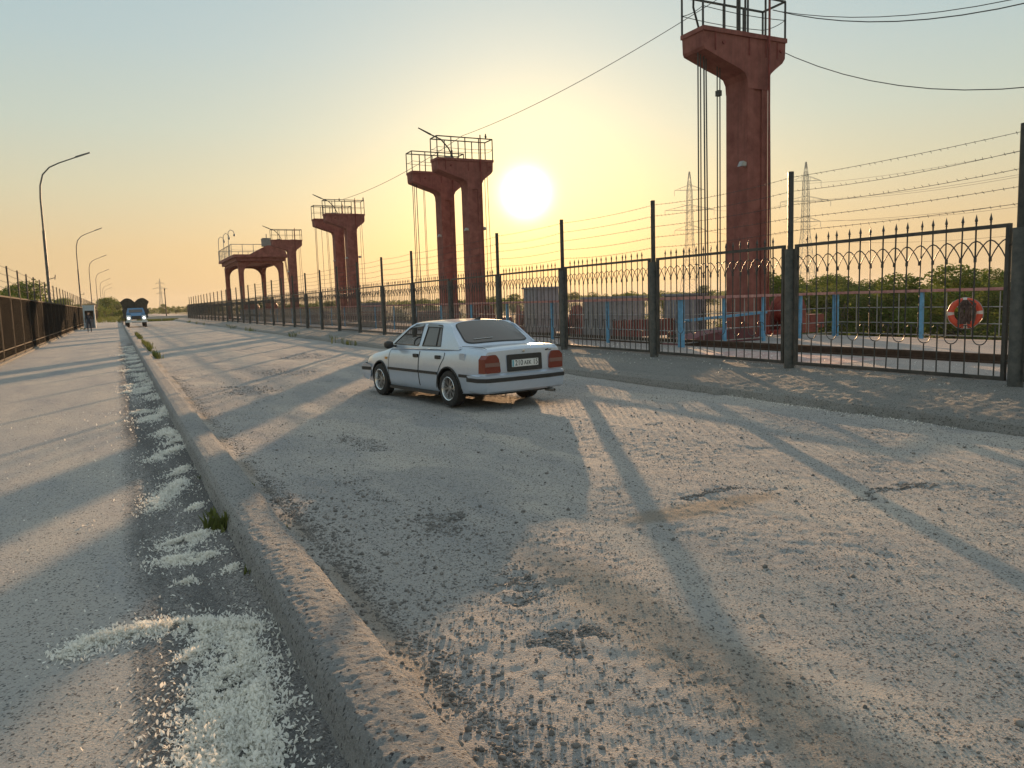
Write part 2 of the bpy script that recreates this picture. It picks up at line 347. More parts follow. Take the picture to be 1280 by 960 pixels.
# loose stones, gravel
ico = bmesh.new(); bmesh.ops.create_icosphere(ico, subdivisions=1, radius=1); IV = np.array([v.co[:] for v in ico.verts]); IF = np.array([[v.index for v in f.verts] for f in ico.faces]); ico.free()
def scatter_stones(name, x, y, z, r, m, flat=.7):
    n = len(x); jit = 1+.35*RNG.uniform(-1, 1, (n, 12, 1)); v = IV[None]*jit
    sc = np.stack([r*RNG.uniform(.8, 1.3, n), r*RNG.uniform(.6, 1.0, n), r*RNG.uniform(flat*.7, flat*1.2, n)], 1); v = v*sc[:, None, :]
    a = RNG.uniform(0, 6.283, n); c, s = np.cos(a)[:, None], np.sin(a)[:, None]
    v = np.stack([v[:,:,0]*c-v[:,:,1]*s, v[:,:,0]*s+v[:,:,1]*c, v[:,:,2]], 2) + np.stack([x, y, z+r*.25], 1)[:, None, :]
    f = (IF[None]+np.arange(n)[:, None, None]*12).reshape(-1, 3)
    return tag(np_obj(name, v.reshape(-1, 3), f, m, smooth=False), kind='stuff')
OV = np.array([(1,0,0),(0,1,0),(-1,0,0),(0,-1,0),(0,0,1),(0,0,-1.)]); OF = np.array([(0,1,4),(1,2,4),(2,3,4),(3,0,4)])
def grit(name, x, y, z, r, m):
    n = len(x); v = OV[None]*(1+.4*RNG.uniform(-1,1,(n,6,1)))*np.stack([r*RNG.uniform(.8,1.4,n), r*RNG.uniform(.7,1.1,n), r*RNG.uniform(.28, .6, n)],1)[:,None,:]; a = RNG.uniform(0,6.283,n); c, s_ = np.cos(a)[:,None], np.sin(a)[:,None]
    v = np.stack([v[:,:,0]*c-v[:,:,1]*s_, v[:,:,0]*s_+v[:,:,1]*c, v[:,:,2]],2)+np.stack([x,y,z],1)[:,None,:]
    return tag(np_obj(name, v.reshape(-1,3), (OF[None]+np.arange(n)[:,None,None]*6).reshape(-1,3), m, smooth=False), kind='stuff')
def road_pts(n, ymax, pw):
    y = .9+(ymax-.9)*RNG.random(n)**pw; x = RNG.uniform(1.02, 8.7, n); return x, y
x1, y1 = road_pts(42000, 24, 1.75); keep = vn(x1*1.6, y1*1.0, 99)*.6+vn(x1*5, y1*4, 98)*.4 > .36; x1, y1 = x1[keep], y1[keep]
r1 = .003+.006*RNG.random(len(x1))**3 + .010*(RNG.random(len(x1)) > .975)*RNG.random(len(x1))
x2 = []; y2 = []; r2_ = []
for (cx, cy, rx, ry, dp) in HOLES:
    k = int(min(9000, 16000*rx*ry*(6 if cy < 7 else 1.0)))
    qx = cx+RNG.uniform(-2, 2, k)*rx; qy = cy+RNG.uniform(-2, 2, k)*ry; kk = holes(qx, qy)[1]*.9*vn(qx*9, qy*9, 33)**.5 > .35+.6*RNG.random(k); x2.append(qx[kk]); y2.append(qy[kk]); r2_.append(.0045+.010*RNG.random(kk.sum())**1.8)
for (xa, ya, xb, yb, sg, k) in [(1.15, 1.8, 1.1, 8, .10, 3000), (1.1, 8, 1.15, 22, .12, 1500), (2.3, 2.2, 1.95, 6.5, .30, 1500)]:
    t = RNG.random(k); x2.append(xa+(xb-xa)*t+np.abs(RNG.normal(0, sg, k))*(1 if xa < 1.2 else RNG.choice([-1, 1], k))); y2.append(ya+(yb-ya)*t); r2_.append(.003+.008*RNG.random(k)**2)
xx = np.clip(np.concatenate([x1]+x2), 1.0, 8.75); yy = np.concatenate([y1]+y2); rr = np.concatenate([r1]+r2_)
scatter_stones('road_gravel', xx, yy, road_h(xx, yy)[0], rr, M_stone)
k = 150000; gx0 = RNG.uniform(1.0, 8.8, k); gy0 = 1.0+17*RNG.random(k)**1.9; kp = vn(gx0*2.1, gy0*1.3, 96)*.5+vn(gx0*7, gy0*6, 95)*.5 > .34; gx0, gy0 = gx0[kp], gy0[kp]
grit('road_grit', gx0, gy0, road_h(gx0, gy0)[0], .0025+.0055*RNG.random(len(gx0))**1.5, M_grit)
k = 60000; gx0 = RNG.uniform(-3.7, .62, k); gy0 = 1.2+16*RNG.random(k)**1.9; kp = vn(gx0*2.5, gy0*1.7, 94) > .45; gx0, gy0 = gx0[kp], gy0[kp]
k = 42000; ex = -.08+.72*RNG.random(k)**.8; ey = 1.5+24*RNG.random(k)**1.8
grit('gutter_grit', ex, ey, walk_h(ex, ey)[0], .0028+.006*RNG.random(k)**1.7, M_soil)
grit('walkway_fine_grit', gx0, gy0, walk_h(gx0, gy0)[0], .0022+.0045*RNG.random(len(gx0))**1.7, M_grit)
k = 900; lx = np.r_[1.03+np.abs(RNG.normal(0, .38, 600)), RNG.uniform(1.1, 8.5, 300)]; ly = np.r_[1.5+5.5*RNG.random(600), 1.6+10*RNG.random(300)]
scatter_stones('loose_stones', lx, ly, road_h(lx, ly)[0], .007+.013*RNG.random(k)**2.2, M_stone, .9)
x3 = RNG.uniform(-3.6, .62, 7000); y3 = 1.2+18*RNG.random(7000)**1.6; k3 = (x3 > -.1) | (RNG.random(7000) > .70); x3, y3 = x3[k3], y3[k3]
x3b = RNG.uniform(.0, .63, 7000); y3b = 1.8+18*RNG.random(7000)**1.6; x3 = np.r_[x3, x3b]; y3 = np.r_[y3, y3b]
scatter_stones('walkway_grit', x3, y3, walk_h(x3, y3)[0], .002+.006*RNG.random(len(x3))**2.5, M_stone)

# fallen blossom drifts
strokes = [([(-.34, 4.36), (-.2, 4.47), (.0, 4.48), (.2, 4.42), (.38, 4.30), (.52, 4.12)], .075, 5200), ([(.30, 4.3), (.26, 4.05), (.14, 3.92)], .05, 900), ([(.40, 4.15), (.44, 3.9), (.40, 3.7)], .07, 1300),
           ([(.42, 3.82), (.33, 3.62), (.26, 3.35), (.24, 3.05), (.16, 2.8)], .13, 7200), ([(.44, 3.5), (.40, 3.2), (.30, 2.7)], .08, 2400),
           ([(.16, 5.66), (.30, 5.62), (.45, 5.60)], .075, 2000), ([(.22, 6.02), (.33, 6.10), (.47, 6.18)], .10, 1900), ([(.22, 5.1), (.30, 5.14)], .035, 160), ([(.5, 5.15), (.58, 5.2)], .05, 130),
           ([(.18, 7.2), (.20, 7.5), (.34, 7.95), (.44, 8.3)], .085, 2600), ([(.44, 7.0), (.52, 7.1)], .05, 250), ([(.40, 8.6), (.54, 8.9)], .09, 700), ([(.22, 9.6), (.35, 9.9), (.55, 10.2)], .09, 1200), ([(.52, 11.3), (.60, 11.6)], .06, 250)]
yq = 10.6
while yq < 42:
    x0 = RNG.uniform(.12, .55); x9 = min(.62, x0+RNG.uniform(-.1, .35)); strokes.append(([(x0, yq), ((x0+x9)/2+RNG.normal(0, .06), yq+RNG.uniform(-.2, .5)), (x9, yq+RNG.uniform(-.1, .8))], .03+.003*yq+RNG.uniform(0, .07), int(90+700*RNG.random()**1.7))); yq += RNG.choice([.25, .4, .9, 1.6])
px, py, ph = [], [], []
for pts, hw, k in strokes:
    k = int(k*1.35)
    pts = np.array(pts); d = np.r_[0, np.cumsum(np.hypot(*np.diff(pts, axis=0).T))]; t = RNG.random(k)*d[-1]
    off = RNG.normal(0, hw*.62, (2, k))*RNG.choice([1., 1., 1., 1.9], k); qx = np.interp(t, d, pts[:,0])+off[0]; qy = np.interp(t, d, pts[:,1])+off[1]*1.15
    msk = vn(qx*13, qy*13, 55)+.5*vn(qx*31, qy*31, 56) > (.47 if hw > .07 else .42); px.append(qx[msk]); py.append(qy[msk]); ph.append(np.exp(-(off[0]**2+off[1]**2)/(hw*.6)**2)[msk]*.035*RNG.random(msk.sum()))
k = 1500; px.append(RNG.uniform(.02, .62, k)); py.append(1.5+30*RNG.random(k)**1.7); ph.append(np.zeros(k))
k = 260; px.append(-.05-2.2*RNG.random(k)**2); py.append(1.5+14*RNG.random(k)); ph.append(np.zeros(k))
px = np.concatenate(px); py = np.concatenate(py); ph = np.concatenate(ph); px = np.clip(px, -3, .63)
def petals(name, x, y, z, label=None):
    n = len(x); ln = RNG.uniform(.013, .027, n)*np.where(y > 10, 1.5, 1); wd = ln*RNG.uniform(.15, .34, n)
    az = RNG.uniform(0, 6.283, n); tl = RNG.uniform(-.1, 1.2, n); cu = RNG.uniform(-.5, .9, n)
    d = np.stack([np.cos(az)*np.cos(tl), np.sin(az)*np.cos(tl), np.sin(tl)], 1); sd_ = np.stack([-np.sin(az), np.cos(az), np.zeros(n)], 1); ro = RNG.uniform(-.8, .8, n)[:, None]
    nrm = np.cross(d, sd_); sd_ = sd_*np.cos(ro)+nrm*np.sin(ro); nrm = np.cross(d, sd_)
    b = np.stack([x, y, z], 1); v = []
    for t, w, c in ((0, .35, 0), (.5, 1., .18), (1., .25, -.1)):
        ctr = b+d*(ln*t)[:, None]+nrm*(ln*c*cu)[:, None]
        v += [ctr-sd_*(wd*w)[:, None], ctr+sd_*(wd*w)[:, None]]
    v = np.stack(v, 1).reshape(-1, 3); q = np.array([[0,1,3,2],[2,3,5,4]]); f = (q[None]+np.arange(n)[:, None, None]*6).reshape(-1, 4)
    return tag(np_obj(name, v, f, M_petal), kind='stuff')
petals('fallen_blossom', px, py, walk_h(px, py)[0]+.001+ph)
k = 1500; bx = RNG.uniform(9.6, 12.5, k); by = RNG.uniform(2, 34, k); bz = np.where(bx < 10.95, np.interp(bx, [9.25, 9.7, 10.2, 10.7, 11], [.235, .26, .31, .35, .37])+.012, .405)
petals('blossom_on_bank', bx, by, bz)
k = 500; bx = 8.62+RNG.normal(0, .05, k)-.05*np.sin(np.linspace(0, 9, k)); by = RNG.uniform(5.6, 9.5, k)
petals('blossom_line_at_bank_foot', bx, by, road_h(bx, by)[0]+.006)

# ------------------------------------------------------------------ right fence
P0, PD, XF = 6.17, 3.92, 10.65
fence = empty('metal_fence', (XF, P0, .34), 0, 'tall dark picket fence with arched scrollwork and barbed wire between road and dam deck', 'fence')
def child_at(o, x, y, z): o.location = (x, y, z); return o
pm = MB().tube([(0,0,-.12),(0,0,2.09)], .095, 14).tube([(0,0,2.09),(0,0,2.10)], .098, 14).mesh('post', M_post, True)
pt = MB().tube([(0,0,0),(0,0,1.33)], .05, 10).mesh('post_extension', M_dark, True)
# picket with twisted middle and spear tip, local z=0 at its foot
def picket_mesh(name, z1, tip=True, n=9):
    b = MB(); o = 0; zs = [0] + [.32+.5*k/(n-1) for k in range(n)] + [z1]
    h = .0085
    for i_, z in enumerate(zs):
        a = 0 if i_ == 0 else min(max((z-.32)/.5, 0), 1)*math.pi*2
        for q in range(4):
            t = a+math.pi/4+q*math.pi/2; b.v.append((h*1.35*math.cos(t), h*1.35*math.sin(t), z))
    for i_ in range(len(zs)-1):
        for q in range(4): b.f.append((i_*4+q, i_*4+(q+1) % 4, i_*4+4+(q+1) % 4, i_*4+4+q)); b.m.append(0)
    if tip:
        b.lathe([(.008, z1), (.017, z1+.012), (.010, z1+.022), (.021, z1+.045), (.012, z1+.085), (.001, z1+.135)], 6)
    return b.mesh(name, M_dark)
pk = picket_mesh('picket', 1.55)
lb = MB().bar((0,0,0), (0,0,.41), .014).mesh('lower_bar', M_dark)
NB = 16; PL = PD-.36; SP = PL/(NB+1)
def frame_mb():
    b = MB(); b.box(-.025, .025, 0, PL, 2.13, 2.18).box(-.025, .025, 0, PL, .08, .135)
    b.box(-.028, .028, -.055, 0, .08, 2.18).box(-.028, .028, PL, PL+.055, .08, 2.18)
    for y in (-.055, PL+.055): b.bar((0, y+(-.04 if y < 0 else .04), 1.9), (0, y, 1.9), .03); b.bar((0, y+(-.04 if y < 0 else .04), .35), (0, y, .35), .03)
    return b
def arch_mb():
    b = MB()
    for k in range(-1, NB+1):
        c = (k+1)*SP+SP*0; pts = []
        for q in range(9):
            t = -1+q/4; y = c+SP+t*SP if False else c+t*SP; z = 1.73+.25*(1-abs(t)**1.8)
            if -.001 <= y <= PL+.001: pts.append((.006*(1 if k % 2 else -1), y, z))
        if len(pts) > 1: b.tube(pts, .0095, 4)
    for k in range(NB): b.box(-.014, .014, (k+1)*SP-.014, (k+1)*SP+.014, 1.69, 1.75)
    return b
def lower_mb():
    b = MB()
    for k in range(0, NB, 2):
        y0 = (k+1)*SP; b.tube([(0, y0+SP/2-SP/2*math.cos(a), .66-.11*math.sin(a)) for a in np.linspace(0, math.pi, 9)], .008, 4)
        if k: b.tube([(0, y0-SP/2-SP/2*math.cos(a), .72+.10*math.sin(a)) for a in np.linspace(0, math.pi, 7)], .006, 4)
    return b
fm = frame_mb().mesh('panel_frame', M_dark); am = arch_mb().mesh('arched_trim', M_dark); um = lower_mb().mesh('scroll_trim', M_dark)
far_p = MB(); npk = 0
order = list(range(-4, 35))
for k in order:
    y = k*PD
    p = link('post', pm, fence); p.location = (0, y, 0)
    if k != 5 and k < 34: e = link('post_extension', pt, p); e.location = (0, 0, 2.1)
    if k == 34: continue
    fr = link('panel_frame', fm, fence); fr.location = (RNG.normal(0, .008), y+.18, RNG.normal(0, .008)); fr.rotation_euler = (0, RNG.normal(0, .004), 0)
    link('arched_trim', am, fr); link('scroll_trim', um, fr)
    if -1 <= k <= 15:
        for q in range(NB):
            o = link('picket', pk, fr); o.location = (0, (q+1)*SP, .66); o.rotation_euler = (RNG.normal(0, .007), RNG.normal(0, .006), RNG.uniform(0, 1.5))
    else:
        for q in range(NB):
            yy_ = y+.18+(q+1)*SP; far_p.bar((0, yy_, .66), (0, yy_, 2.24), .018); far_p.add([(-.012, yy_, 2.22), (.012, yy_, 2.22), (0, yy_, 2.34), (0, yy_-.01, 2.25)], [(0,1,2),(0,3,2),(1,3,2)])
    for q in range(NB+1):
        if -1 <= k <= 6:
            o = link('lower_bar', lb, fr); o.location = (0, (q+.5)*SP, .13); o.rotation_euler = (RNG.normal(0, .03) if q == 8 else 0, 0, 0)
            o.scale = (1, 1, 1.0 if q % 2 == 1 else 1.67)
        else: yy_ = y+.18+(q+.5)*SP; far_p.bar((0, yy_, .13), (0, yy_, .13+(.41 if q % 2 else .68)), .014)
tag(far_p.obj('distant_pickets', M_dark, fence, fix=False), kind='stuff')
def barbed(parent, x, ya, yb, n, zs, step, M, jmp=.13, r=.004, barb_to=60, name='barbed_wire'):
    for z in zs:
        b = MB(); y = ya
        for k in range(n):
            sag = .02+.045*random.random(); dz0 = random.gauss(0, .012); sg = 7 if k < 12 else 3
            pts = [(x+.05, y+step*t/sg, z-sag*4*(t/sg)*(1-t/sg)+dz0*math.sin(math.pi*t/sg)) for t in range(sg+1)]
            b.tube(pts, r, 3, False)
            if y < barb_to:
                m = int(step/jmp)
                for q in range(m):
                    t = (q+random.random()*.5)/m; yy_ = y+step*t; zz = z-sag*4*t*(1-t); a = random.uniform(-.9, .9)
                    b.bar((x+.05+.022*math.sin(a), yy_-.010, zz-.020*math.cos(a)), (x+.05-.022*math.sin(a), yy_+.010, zz+.020*math.cos(a)), .005)
            y += step
        b.obj(name, M, parent, fix=False)
barbed(fence, 0, -4*PD, 0, 38, [3.34, 3.10, 2.87, 2.64, 2.42], PD, M_wire)

# ------------------------------------------------------------------ left fence
LX, LD = -3.75, 3.65
lf = empty('walkway_fence', (LX, 0, 0), 0, 'long dark railing fence with barbed wire posts along the left edge of the walkway', 'fence')
lp = MB().box(-.04, .04, -.045, .045, 0, 2.47).mesh('post', M_black); lpt = MB().tube([(0,0,0),(0,0,1.2)], .035, 8).mesh('post_extension', M_dark)
lfr = MB().box(-.03, .03, .06, LD-.06, 2.40, 2.46).box(-.03, .03, .06, LD-.06, .10, .16).box(-.022, .022, .06, LD-.06, .42, .46).box(-.028, .028, .06, .11, .16, 2.40).box(-.028, .028, LD-.11, LD-.06, .16, 2.40).mesh('panel_frame', mat('lichened_rail', (.03, .028, .025), .85, var=.4, vs=8, col2=(.075, .068, .06), spec=.12))
lpk = MB()
for k in range(4, 60):
    y = k*LD+.5; p = link('post', lp, lf); p.location = (0, y, 0); e = link('post_extension', lpt, p); e.location = (0, 0, 2.47)
    e.rotation_euler = (random.gauss(0, .012), random.gauss(0, .01), 0)
    fr = link('panel_frame', lfr, lf); fr.location = (0, y, 0)
    for q in range(20): yy_ = y+.17+q*(LD-.34)/19; lpk.bar((0, yy_, .16), (0, yy_, 2.40), .018)
tag(lpk.obj('pickets', M_black, lf, fix=False), kind='stuff')
fb = MB().box(-.10, .10, 4*LD, 60*LD, -.1, .07); fb.obj('footing', M_bank, lf)
barbed(lf, 0, 4*LD+.5, 0, 52, [3.58, 3.3, 3.05, 2.8], LD, M_wire, .2, barb_to=60)

# ------------------------------------------------------------------ street lamps
lamp = empty('street_lamp', (-4.35, 68, -.3), 0, 'nearest and tallest-looking curved steel street lamp behind the left fence', 'street lamp', 'street lamps along the walkway')
MB().tube([(0,0,0),(0,0,8.2)], [.115, .095], 12).obj('pole', M_lamp, lamp, True)
arm = [(0,0,8.1),(0,0,10.6),(.06,0,11.5),(.28,0,12.3),(.75,0,12.85),(1.4,0,13.2),(2.6,0,13.7)]
MB().tube(arm, [.07,.065,.06,.055,.05,.045,.04], 10).obj('curved_arm', M_lamp, lamp, True)
MB().add([(2.5,-.10,13.62),(2.5,.10,13.62),(3.5,.07,14.02),(3.5,-.07,14.02),(2.5,-.08,13.74),(2.5,.08,13.74),(3.5,.05,14.12),(3.5,-.05,14.12)],[(0,1,2,3),(7,6,5,4),(0,4,5,1),(1,5,6,2),(2,6,7,3),(3,7,4,0)]).obj('lamp_head', M_lamp, lamp)
MB().bar((0,0,4.6),(.5,0,4.75),.05).bar((.45,0,4.6),(.5,0,4.95),.06).obj('bracket', M_lamp, lamp)
for y, lb_ in [(127, 'second curved street lamp along the left fence'), (186, 'third curved street lamp along the left fence, behind the booth'), (247, 'fourth curved street lamp along the left fence'), (312, 'fifth curved street lamp, small in the distance'), (372, 'sixth curved street lamp, just left of the truck'), (425, 'farthest tiny curved street lamp near the tree line')]:
    copy_tree(lamp, None, (-4.35, y, -.3), random.uniform(-.06, .06), None, lb_)

# ------------------------------------------------------------------ gate towers
def railing(b, x0, x1, y0, y1, z, h=1.04, nx=4, ny=1, r=.022):
    cor = [(x0,y0),(x1,y0),(x1,y1),(x0,y1)]
    for i_ in range(4):
        a_, c_ = cor[i_], cor[(i_+1) % 4]; m = nx if i_ % 2 == 0 else ny
        for q in range(m):
            t = q/m; x = a_[0]+(c_[0]-a_[0])*t; y = a_[1]+(c_[1]-a_[1])*t; b.bar((x,y,z),(x,y,z+h), r*1.9)
        b.bar((*a_, z+h), (*c_, z+h), r*2.2)
        mid = [(a_[0]+(c_[0]-a_[0])*t, a_[1]+(c_[1]-a_[1])*t, z+h*.5-.05*4*t*(1-t)) for t in np.linspace(0, 1, 7)]; b.tube(mid, r*.5, 4)
    return b
def tower(y, label, ztop=8.95, cables=(), extra=None):
    # local frame: origin at column foot, z from deck
    t = empty('gate_tower', (16.78, y, .40), 0, label, 'tower', 'red gate towers on the dam'); z = ztop-.40; X0 = -1.93; X1 = 1.12; cl = -.29; cr_ = .42
    MB().prism([(cl, 0), (cr_, 0), (cr_-.02, z-1.0), (cl+.02, z-1.0)], .06, .84).obj('column', M_red, t)
    MB().box(cl-.03, cl+.2, .012, .888, 0, z-1.5).box(cr_-.2, cr_+.03, .012, .888, 0, z-1.5).obj('column_flange', M_red, t)
    pf = [(X0, z-.12), (X0+.02, z-.52), (X0+.06, z-.60)] 
    pf += [(cl-.80, z-.86), (cl-.36, z-.99), (cl-.14, z-1.09), (cl-.05, z-1.25), (cl-.03, z-1.5), (cr_+.03, z-1.5), (cr_+.05, z-1.2), (cr_+.14, z-1.03), (cr_+.30, z-.90), (X1-.12, z-.70), (X1-.02, z-.56), (X1, z-.12)]
    MB().prism(pf, .0, .9).obj('hammer_head', M_red, t)
    MB().box(X0-.03, X1+.03, -.04, .94, z-.12, z).obj('platform_slab', M_red, t)
    for x in (X0+.42, cl+.02, cr_-.05, X1-.32): MB().box(x-.02, x+.02, -.025, 0, z-.6, z-.12).obj('rib', M_redd, t)
    for x in (X0+.72, X1-.18): MB().lathe([(.001, -.03), (.055, -.03), (.06, 0)], 10, 'y', (x, 0, z-.36)).obj('bolt_plate', M_redd, t)
    railing(MB(), X0, X1, .02, .9, z).obj('railing', M_dark, t)
    MB().tube([(cr_-.03, -.10, .1), (cr_-.03, -.10, z+1.2)], .032, 8).obj('conduit', M_redd, t, True)
    b = MB(); b.tube([(cl-.02, .1, 4.9), (cl-.12, .05, 4.98)], .02, 6).prism([(cl-.30, 4.90), (cl-.10, 4.92), (cl-.10, 5.02), (cl-.22, 5.05)], -.02, .14).obj('floodlight', M_galv, t)
    for (cx, cy, dx, r) in cables:
        MB().tube([(cx, cy, z-.55), (cx+dx*.5, cy, (z-.55)/2), (cx+dx, cy, .1)], r, 5, False).obj('hoist_cable', M_wire, t, fix=False)
    return t
CL = [(-1.83, .35, .0, .02), (-1.74, .35, .0, .018), (-1.62, .35, .04, .022), (-1.5, .4, .06, .02), (-1.05, .45, .0, .018), (-.95, .45, .0, .018)]
CRt = [(1.0, .5, .12, .016), (.86, .5, .0, .015)]
T1 = tower(17.2, 'nearest and tallest-looking red T-shaped tower, standing alone behind the fence at right', 8.98, CL+CRt)
MB().box(-1.06, -.94, .38, .52, 6.9, 7.05).obj('cable_clamp', M_dark, T1)
MB().tube([(-.3, .4, 8.5), (-.3, .4, 10.6)], .06, 8).tube([(.15, .5, 8.5), (.15, .5, 10.4)], .03, 6).tube([(-1.6, .5, 8.5), (-1.9, .45, 9.2), (-2.0, .3, 9.9)], .03, 6).obj('mast', M_dark, T1)
T2a = tower(36.9, 'right and nearer red tower of the pair beside the sun', 8.9, CRt)
T2b = tower(40.6, 'left and farther red tower of the pair beside the sun', 8.82, CL[:3]+[(-1.2, .4, .02, .014), (-1.13, .4, .02, .014)])
T3a = tower(60.2, 'right and nearer red tower of the middle distant pair', 8.75, CRt)
T3b = tower(64.0, 'left and farther red tower of the middle distant pair', 8.75, CL[:2]+[(-1.3, .4, .02, .016), (-.9, .4, .1, .016), (-.8, .4, .1, .016)])
T4 = tower(83.2, 'farthest red tower, standing in front of the arched gantry crane', 8.65, CRt)
for t, z in ((T2a, 8.5), (T3a, 8.35), (T4, 8.25)):
    b = MB().tube([(-.85, .45, z), (-1.15, .42, z+.55), (-1.55, .40, z+.95), (-2.1, .38, z+1.15)], .035, 8).tube([(-2.1, .38, z+1.15), (-2.75, .36, z+1.42)], [.05, .03], 8)
    b.obj('broken_lamp_arm', M_dark, t, True)
    MB().box(-1.35, -1.0, .3, .6, z, z+.10).box(.0, .7, .3, .6, z, z+.05).obj('junction_box', M_galv, t)
for t in (T2a, T3a):
    b = MB().tube([(.45, .42, 5.0), (.60, .4, 5.06)], .02, 6).lathe([(.001, .0), (.08, .02), (.10, .12), (.07, .2), (.001, .24)], 10, 'x', (.58, .4, 5.06)); b.obj('flood_lamp', M_galv, t)

# ------------------------------------------------------------------ gantry crane in the distance
G = empty('gantry_crane', (12.9, 92.5, .40), 0, 'arched red gantry crane with railed top platform beyond the farthest tower', 'crane')
def gleg(x, y):
    b = MB(); b.add([(x-.18,y-.2,0),(x+.18,y-.2,0),(x+.18,y+.2,0),(x-.18,y+.2,0),(x-.28,y-.27,6.4),(x+.28,y-.27,6.4),(x+.28,y+.27,6.4),(x-.28,y+.27,6.4)],[(0,3,2,1),(4,5,6,7),(0,1,5,4),(1,2,6,5),(2,3,7,6),(3,0,4,7)]); b.obj('leg', M_red, G)
GX, GY = 4.4, 12.
for x in (0, GX):
    for y in (0, GY): gleg(x, y)
def spandrel(L_, axis, c, th):
    pts = [(0, 7.0), (0, 5.2)]+[(.26+1.2*(1-math.cos(a)), 5.2+1.15*math.sin(a)) for a in np.linspace(0, math.pi/2, 7)]
    pts += [(L_-p[0], p[1]) for p in reversed(pts)]
    return MB().prism(pts, c-th, c+th, axis)
for y in (0, GY): spandrel(GX, 'y', y, .25).obj('arched_beam', M_red, G)
for x in (0, GX): spandrel(GY, 'x', x, .25).obj('arched_beam', M_red, G)
MB().box(-.8, GX+.9, -1.0, GY+1.2, 7.0, 7.3).box(-.5, GX+.5, -.7, GY+.7, 6.6, 7.0).obj('platform', M_red, G)
railing(MB(), -.75, GX+.85, 1.0, GY+1.1, 7.3, 1.25, 5, 9, .03).obj('railing', M_galv, G)
MB().prism([(1.0, 7.3), (5.0, 7.3), (4.8, 7.8), (4.1, 8.35), (2.9, 8.3), (2.0, 7.85)], -.8, 2.2).obj('machine_house', M_red, G)
MB().box(2.6, 3.5, .0, 1.2, 8.3, 9.2).bar((3.1, .6, 9.2), (3.1, .6, 9.7), .08).obj('control_cabin', M_bank, G)
for y in (3.0, 7.5, 12.5):
    MB().tube([(-.75, y, 7.3), (-.75, y, 9.7), (-.70, y, 10.1), (-.45, y, 10.35), (-.15, y, 10.2), (-.05, y, 9.9)], .04, 6).lathe([(.001, 0), (.11, .02), (.13, .2), (.05, .3)], 8, 'z', (-.05, y, 9.6)).obj('hooked_lamp', M_galv, G)
b = MB()
for s_ in (0, .55): b.bar((GX+.5+.9, -.3+s_, 0), (GX+.5, -.3+s_, 6.9), .06)
for q in range(15): t = q/15; b.bar((GX+1.4-.9*t, -.3, .2+6.6*t), (GX+1.4-.9*t, .25, .2+6.6*t), .045)
b.obj('ladder', M_redd, G)
for q, (x, y) in enumerate(((.3, -.2), (2.3, -.6))): MB().lathe([(.001, -.3), (.75, -.3), (.85, 0), (.75, .3), (.001, .3)], 14, 'y', (x+.6, y, 1.3)).box(x+.3, x+.9, y-.3, y+.3, 0, .8).obj('cable_drum', M_redd, G)

# ------------------------------------------------------------------ deck furniture: railings, rail, sheds, machines
ppost = MB().box(-.045, .045, -.03, .03, 0, 1.18).mesh('post', M_blue)
def deck_rail(a, c, label, n, grp='blue and pink guard rails on the deck', bars=6, toprail=True):
    a = Vector(a); c = Vector(c); L_ = (c-a).length; t = empty('guard_rail', a, math.atan2(c.y-a.y, c.x-a.x), label, 'railing', grp)
    for k in range(n+1):
        o = link('post', ppost, t); o.location = (L_*k/n, 0, 0); o.rotation_euler = (0, random.gauss(0, .01), 0)
    MB().box(-.1, L_+.1, -.07, .07, 1.18, 1.25).obj('top_rail', M_pink, t)
    for z in (.40, .80): MB().tube([(0, .0, z), (L_, .0, z)], .012, 6).obj('rail', M_galv, t)
    b = MB(); st = L_/n
    for k in range(n):
        for q in range(1, bars): b.bar((st*(k+q/bars), 0, .1), (st*(k+q/bars), 0, 1.16), .018)
    b.bar((0,0,.1),(L_,0,.1),.025); tag(b.obj('baluster', M_galv, t, fix=False), kind='stuff')
    return t
Z0 = .40
deck_rail((12.5, 15.3, Z0), (18.3, 15.7, Z0), 'blue-posted guard rail with pink top crossing the deck in front of the near tower', 4, bars=4)
deck_rail((18.3, 15.6, Z0), (18.3, -8, Z0), 'blue-posted guard rail along the far right edge of the deck, holding the life ring', 9, bars=4)
deck_rail((12.5, 15.4, Z0), (12.5, 92, Z0), 'long guard rail with pink top running away along the deck behind the fence', 24, bars=26)
ra = empty('crane_rail', (13.05, -20, Z0), 0, 'dark rusty crane rail lying on the deck just behind the fence', 'rail')
MB().box(-.07, .07, 0, 150, 0, .03).box(-.02, .02, 0, 150, .03, .11).box(-.045, .045, 0, 150, .11, .155).obj('rail_bar', M_rust, ra)
tag(MB().box(17.3, 17.44, 18.3, 130, Z0, Z0+.15).obj('crane_rail', M_rust), 'far crane rail on the deck behind the towers', 'rail')
def shed(x, y, w, d, h, label, m=M_grey):
    t = empty('equipment_cabinet', (x, y, Z0), 0, label, 'cabinet', 'grey equipment cabinets on the deck')
    MB().box(0, w, 0, d, .12, h).obj('body', m, t); MB().box(-.06, w+.06, -.06, d+.06, h, h+.06).obj('roof', m, t); MB().box(.08, w-.08, .08, d-.08, 0, .12).obj('plinth', M_bank, t)
    n_ = max(1, round(w/.75))
    for k in range(n_): MB().box(.05+k*(w-.1)/n_, -.04+(k+1)*(w-.1)/n_+.05, -.025, 0, .2, h-.08).obj('door', m, t)
    b = MB()
    for k in range(n_): b.box((k+1)*(w-.1)/n_-.07, (k+1)*(w-.1)/n_-.04, -.05, -.025, h*.45, h*.6)
    b.obj('handle', M_dark, t)
    return t
shed(13.25, 20.2, 1.75, .9, 1.26, 'wide grey equipment cabinet behind the fence between the car and the near tower')
shed(15.15, 18.6, .95, .8, 1.28, 'narrow grey equipment cabinet standing left of the near tower foot')
shed(13.35, 24.4, .95, .9, 1.68, 'taller grey equipment cabinet just above the car boot')
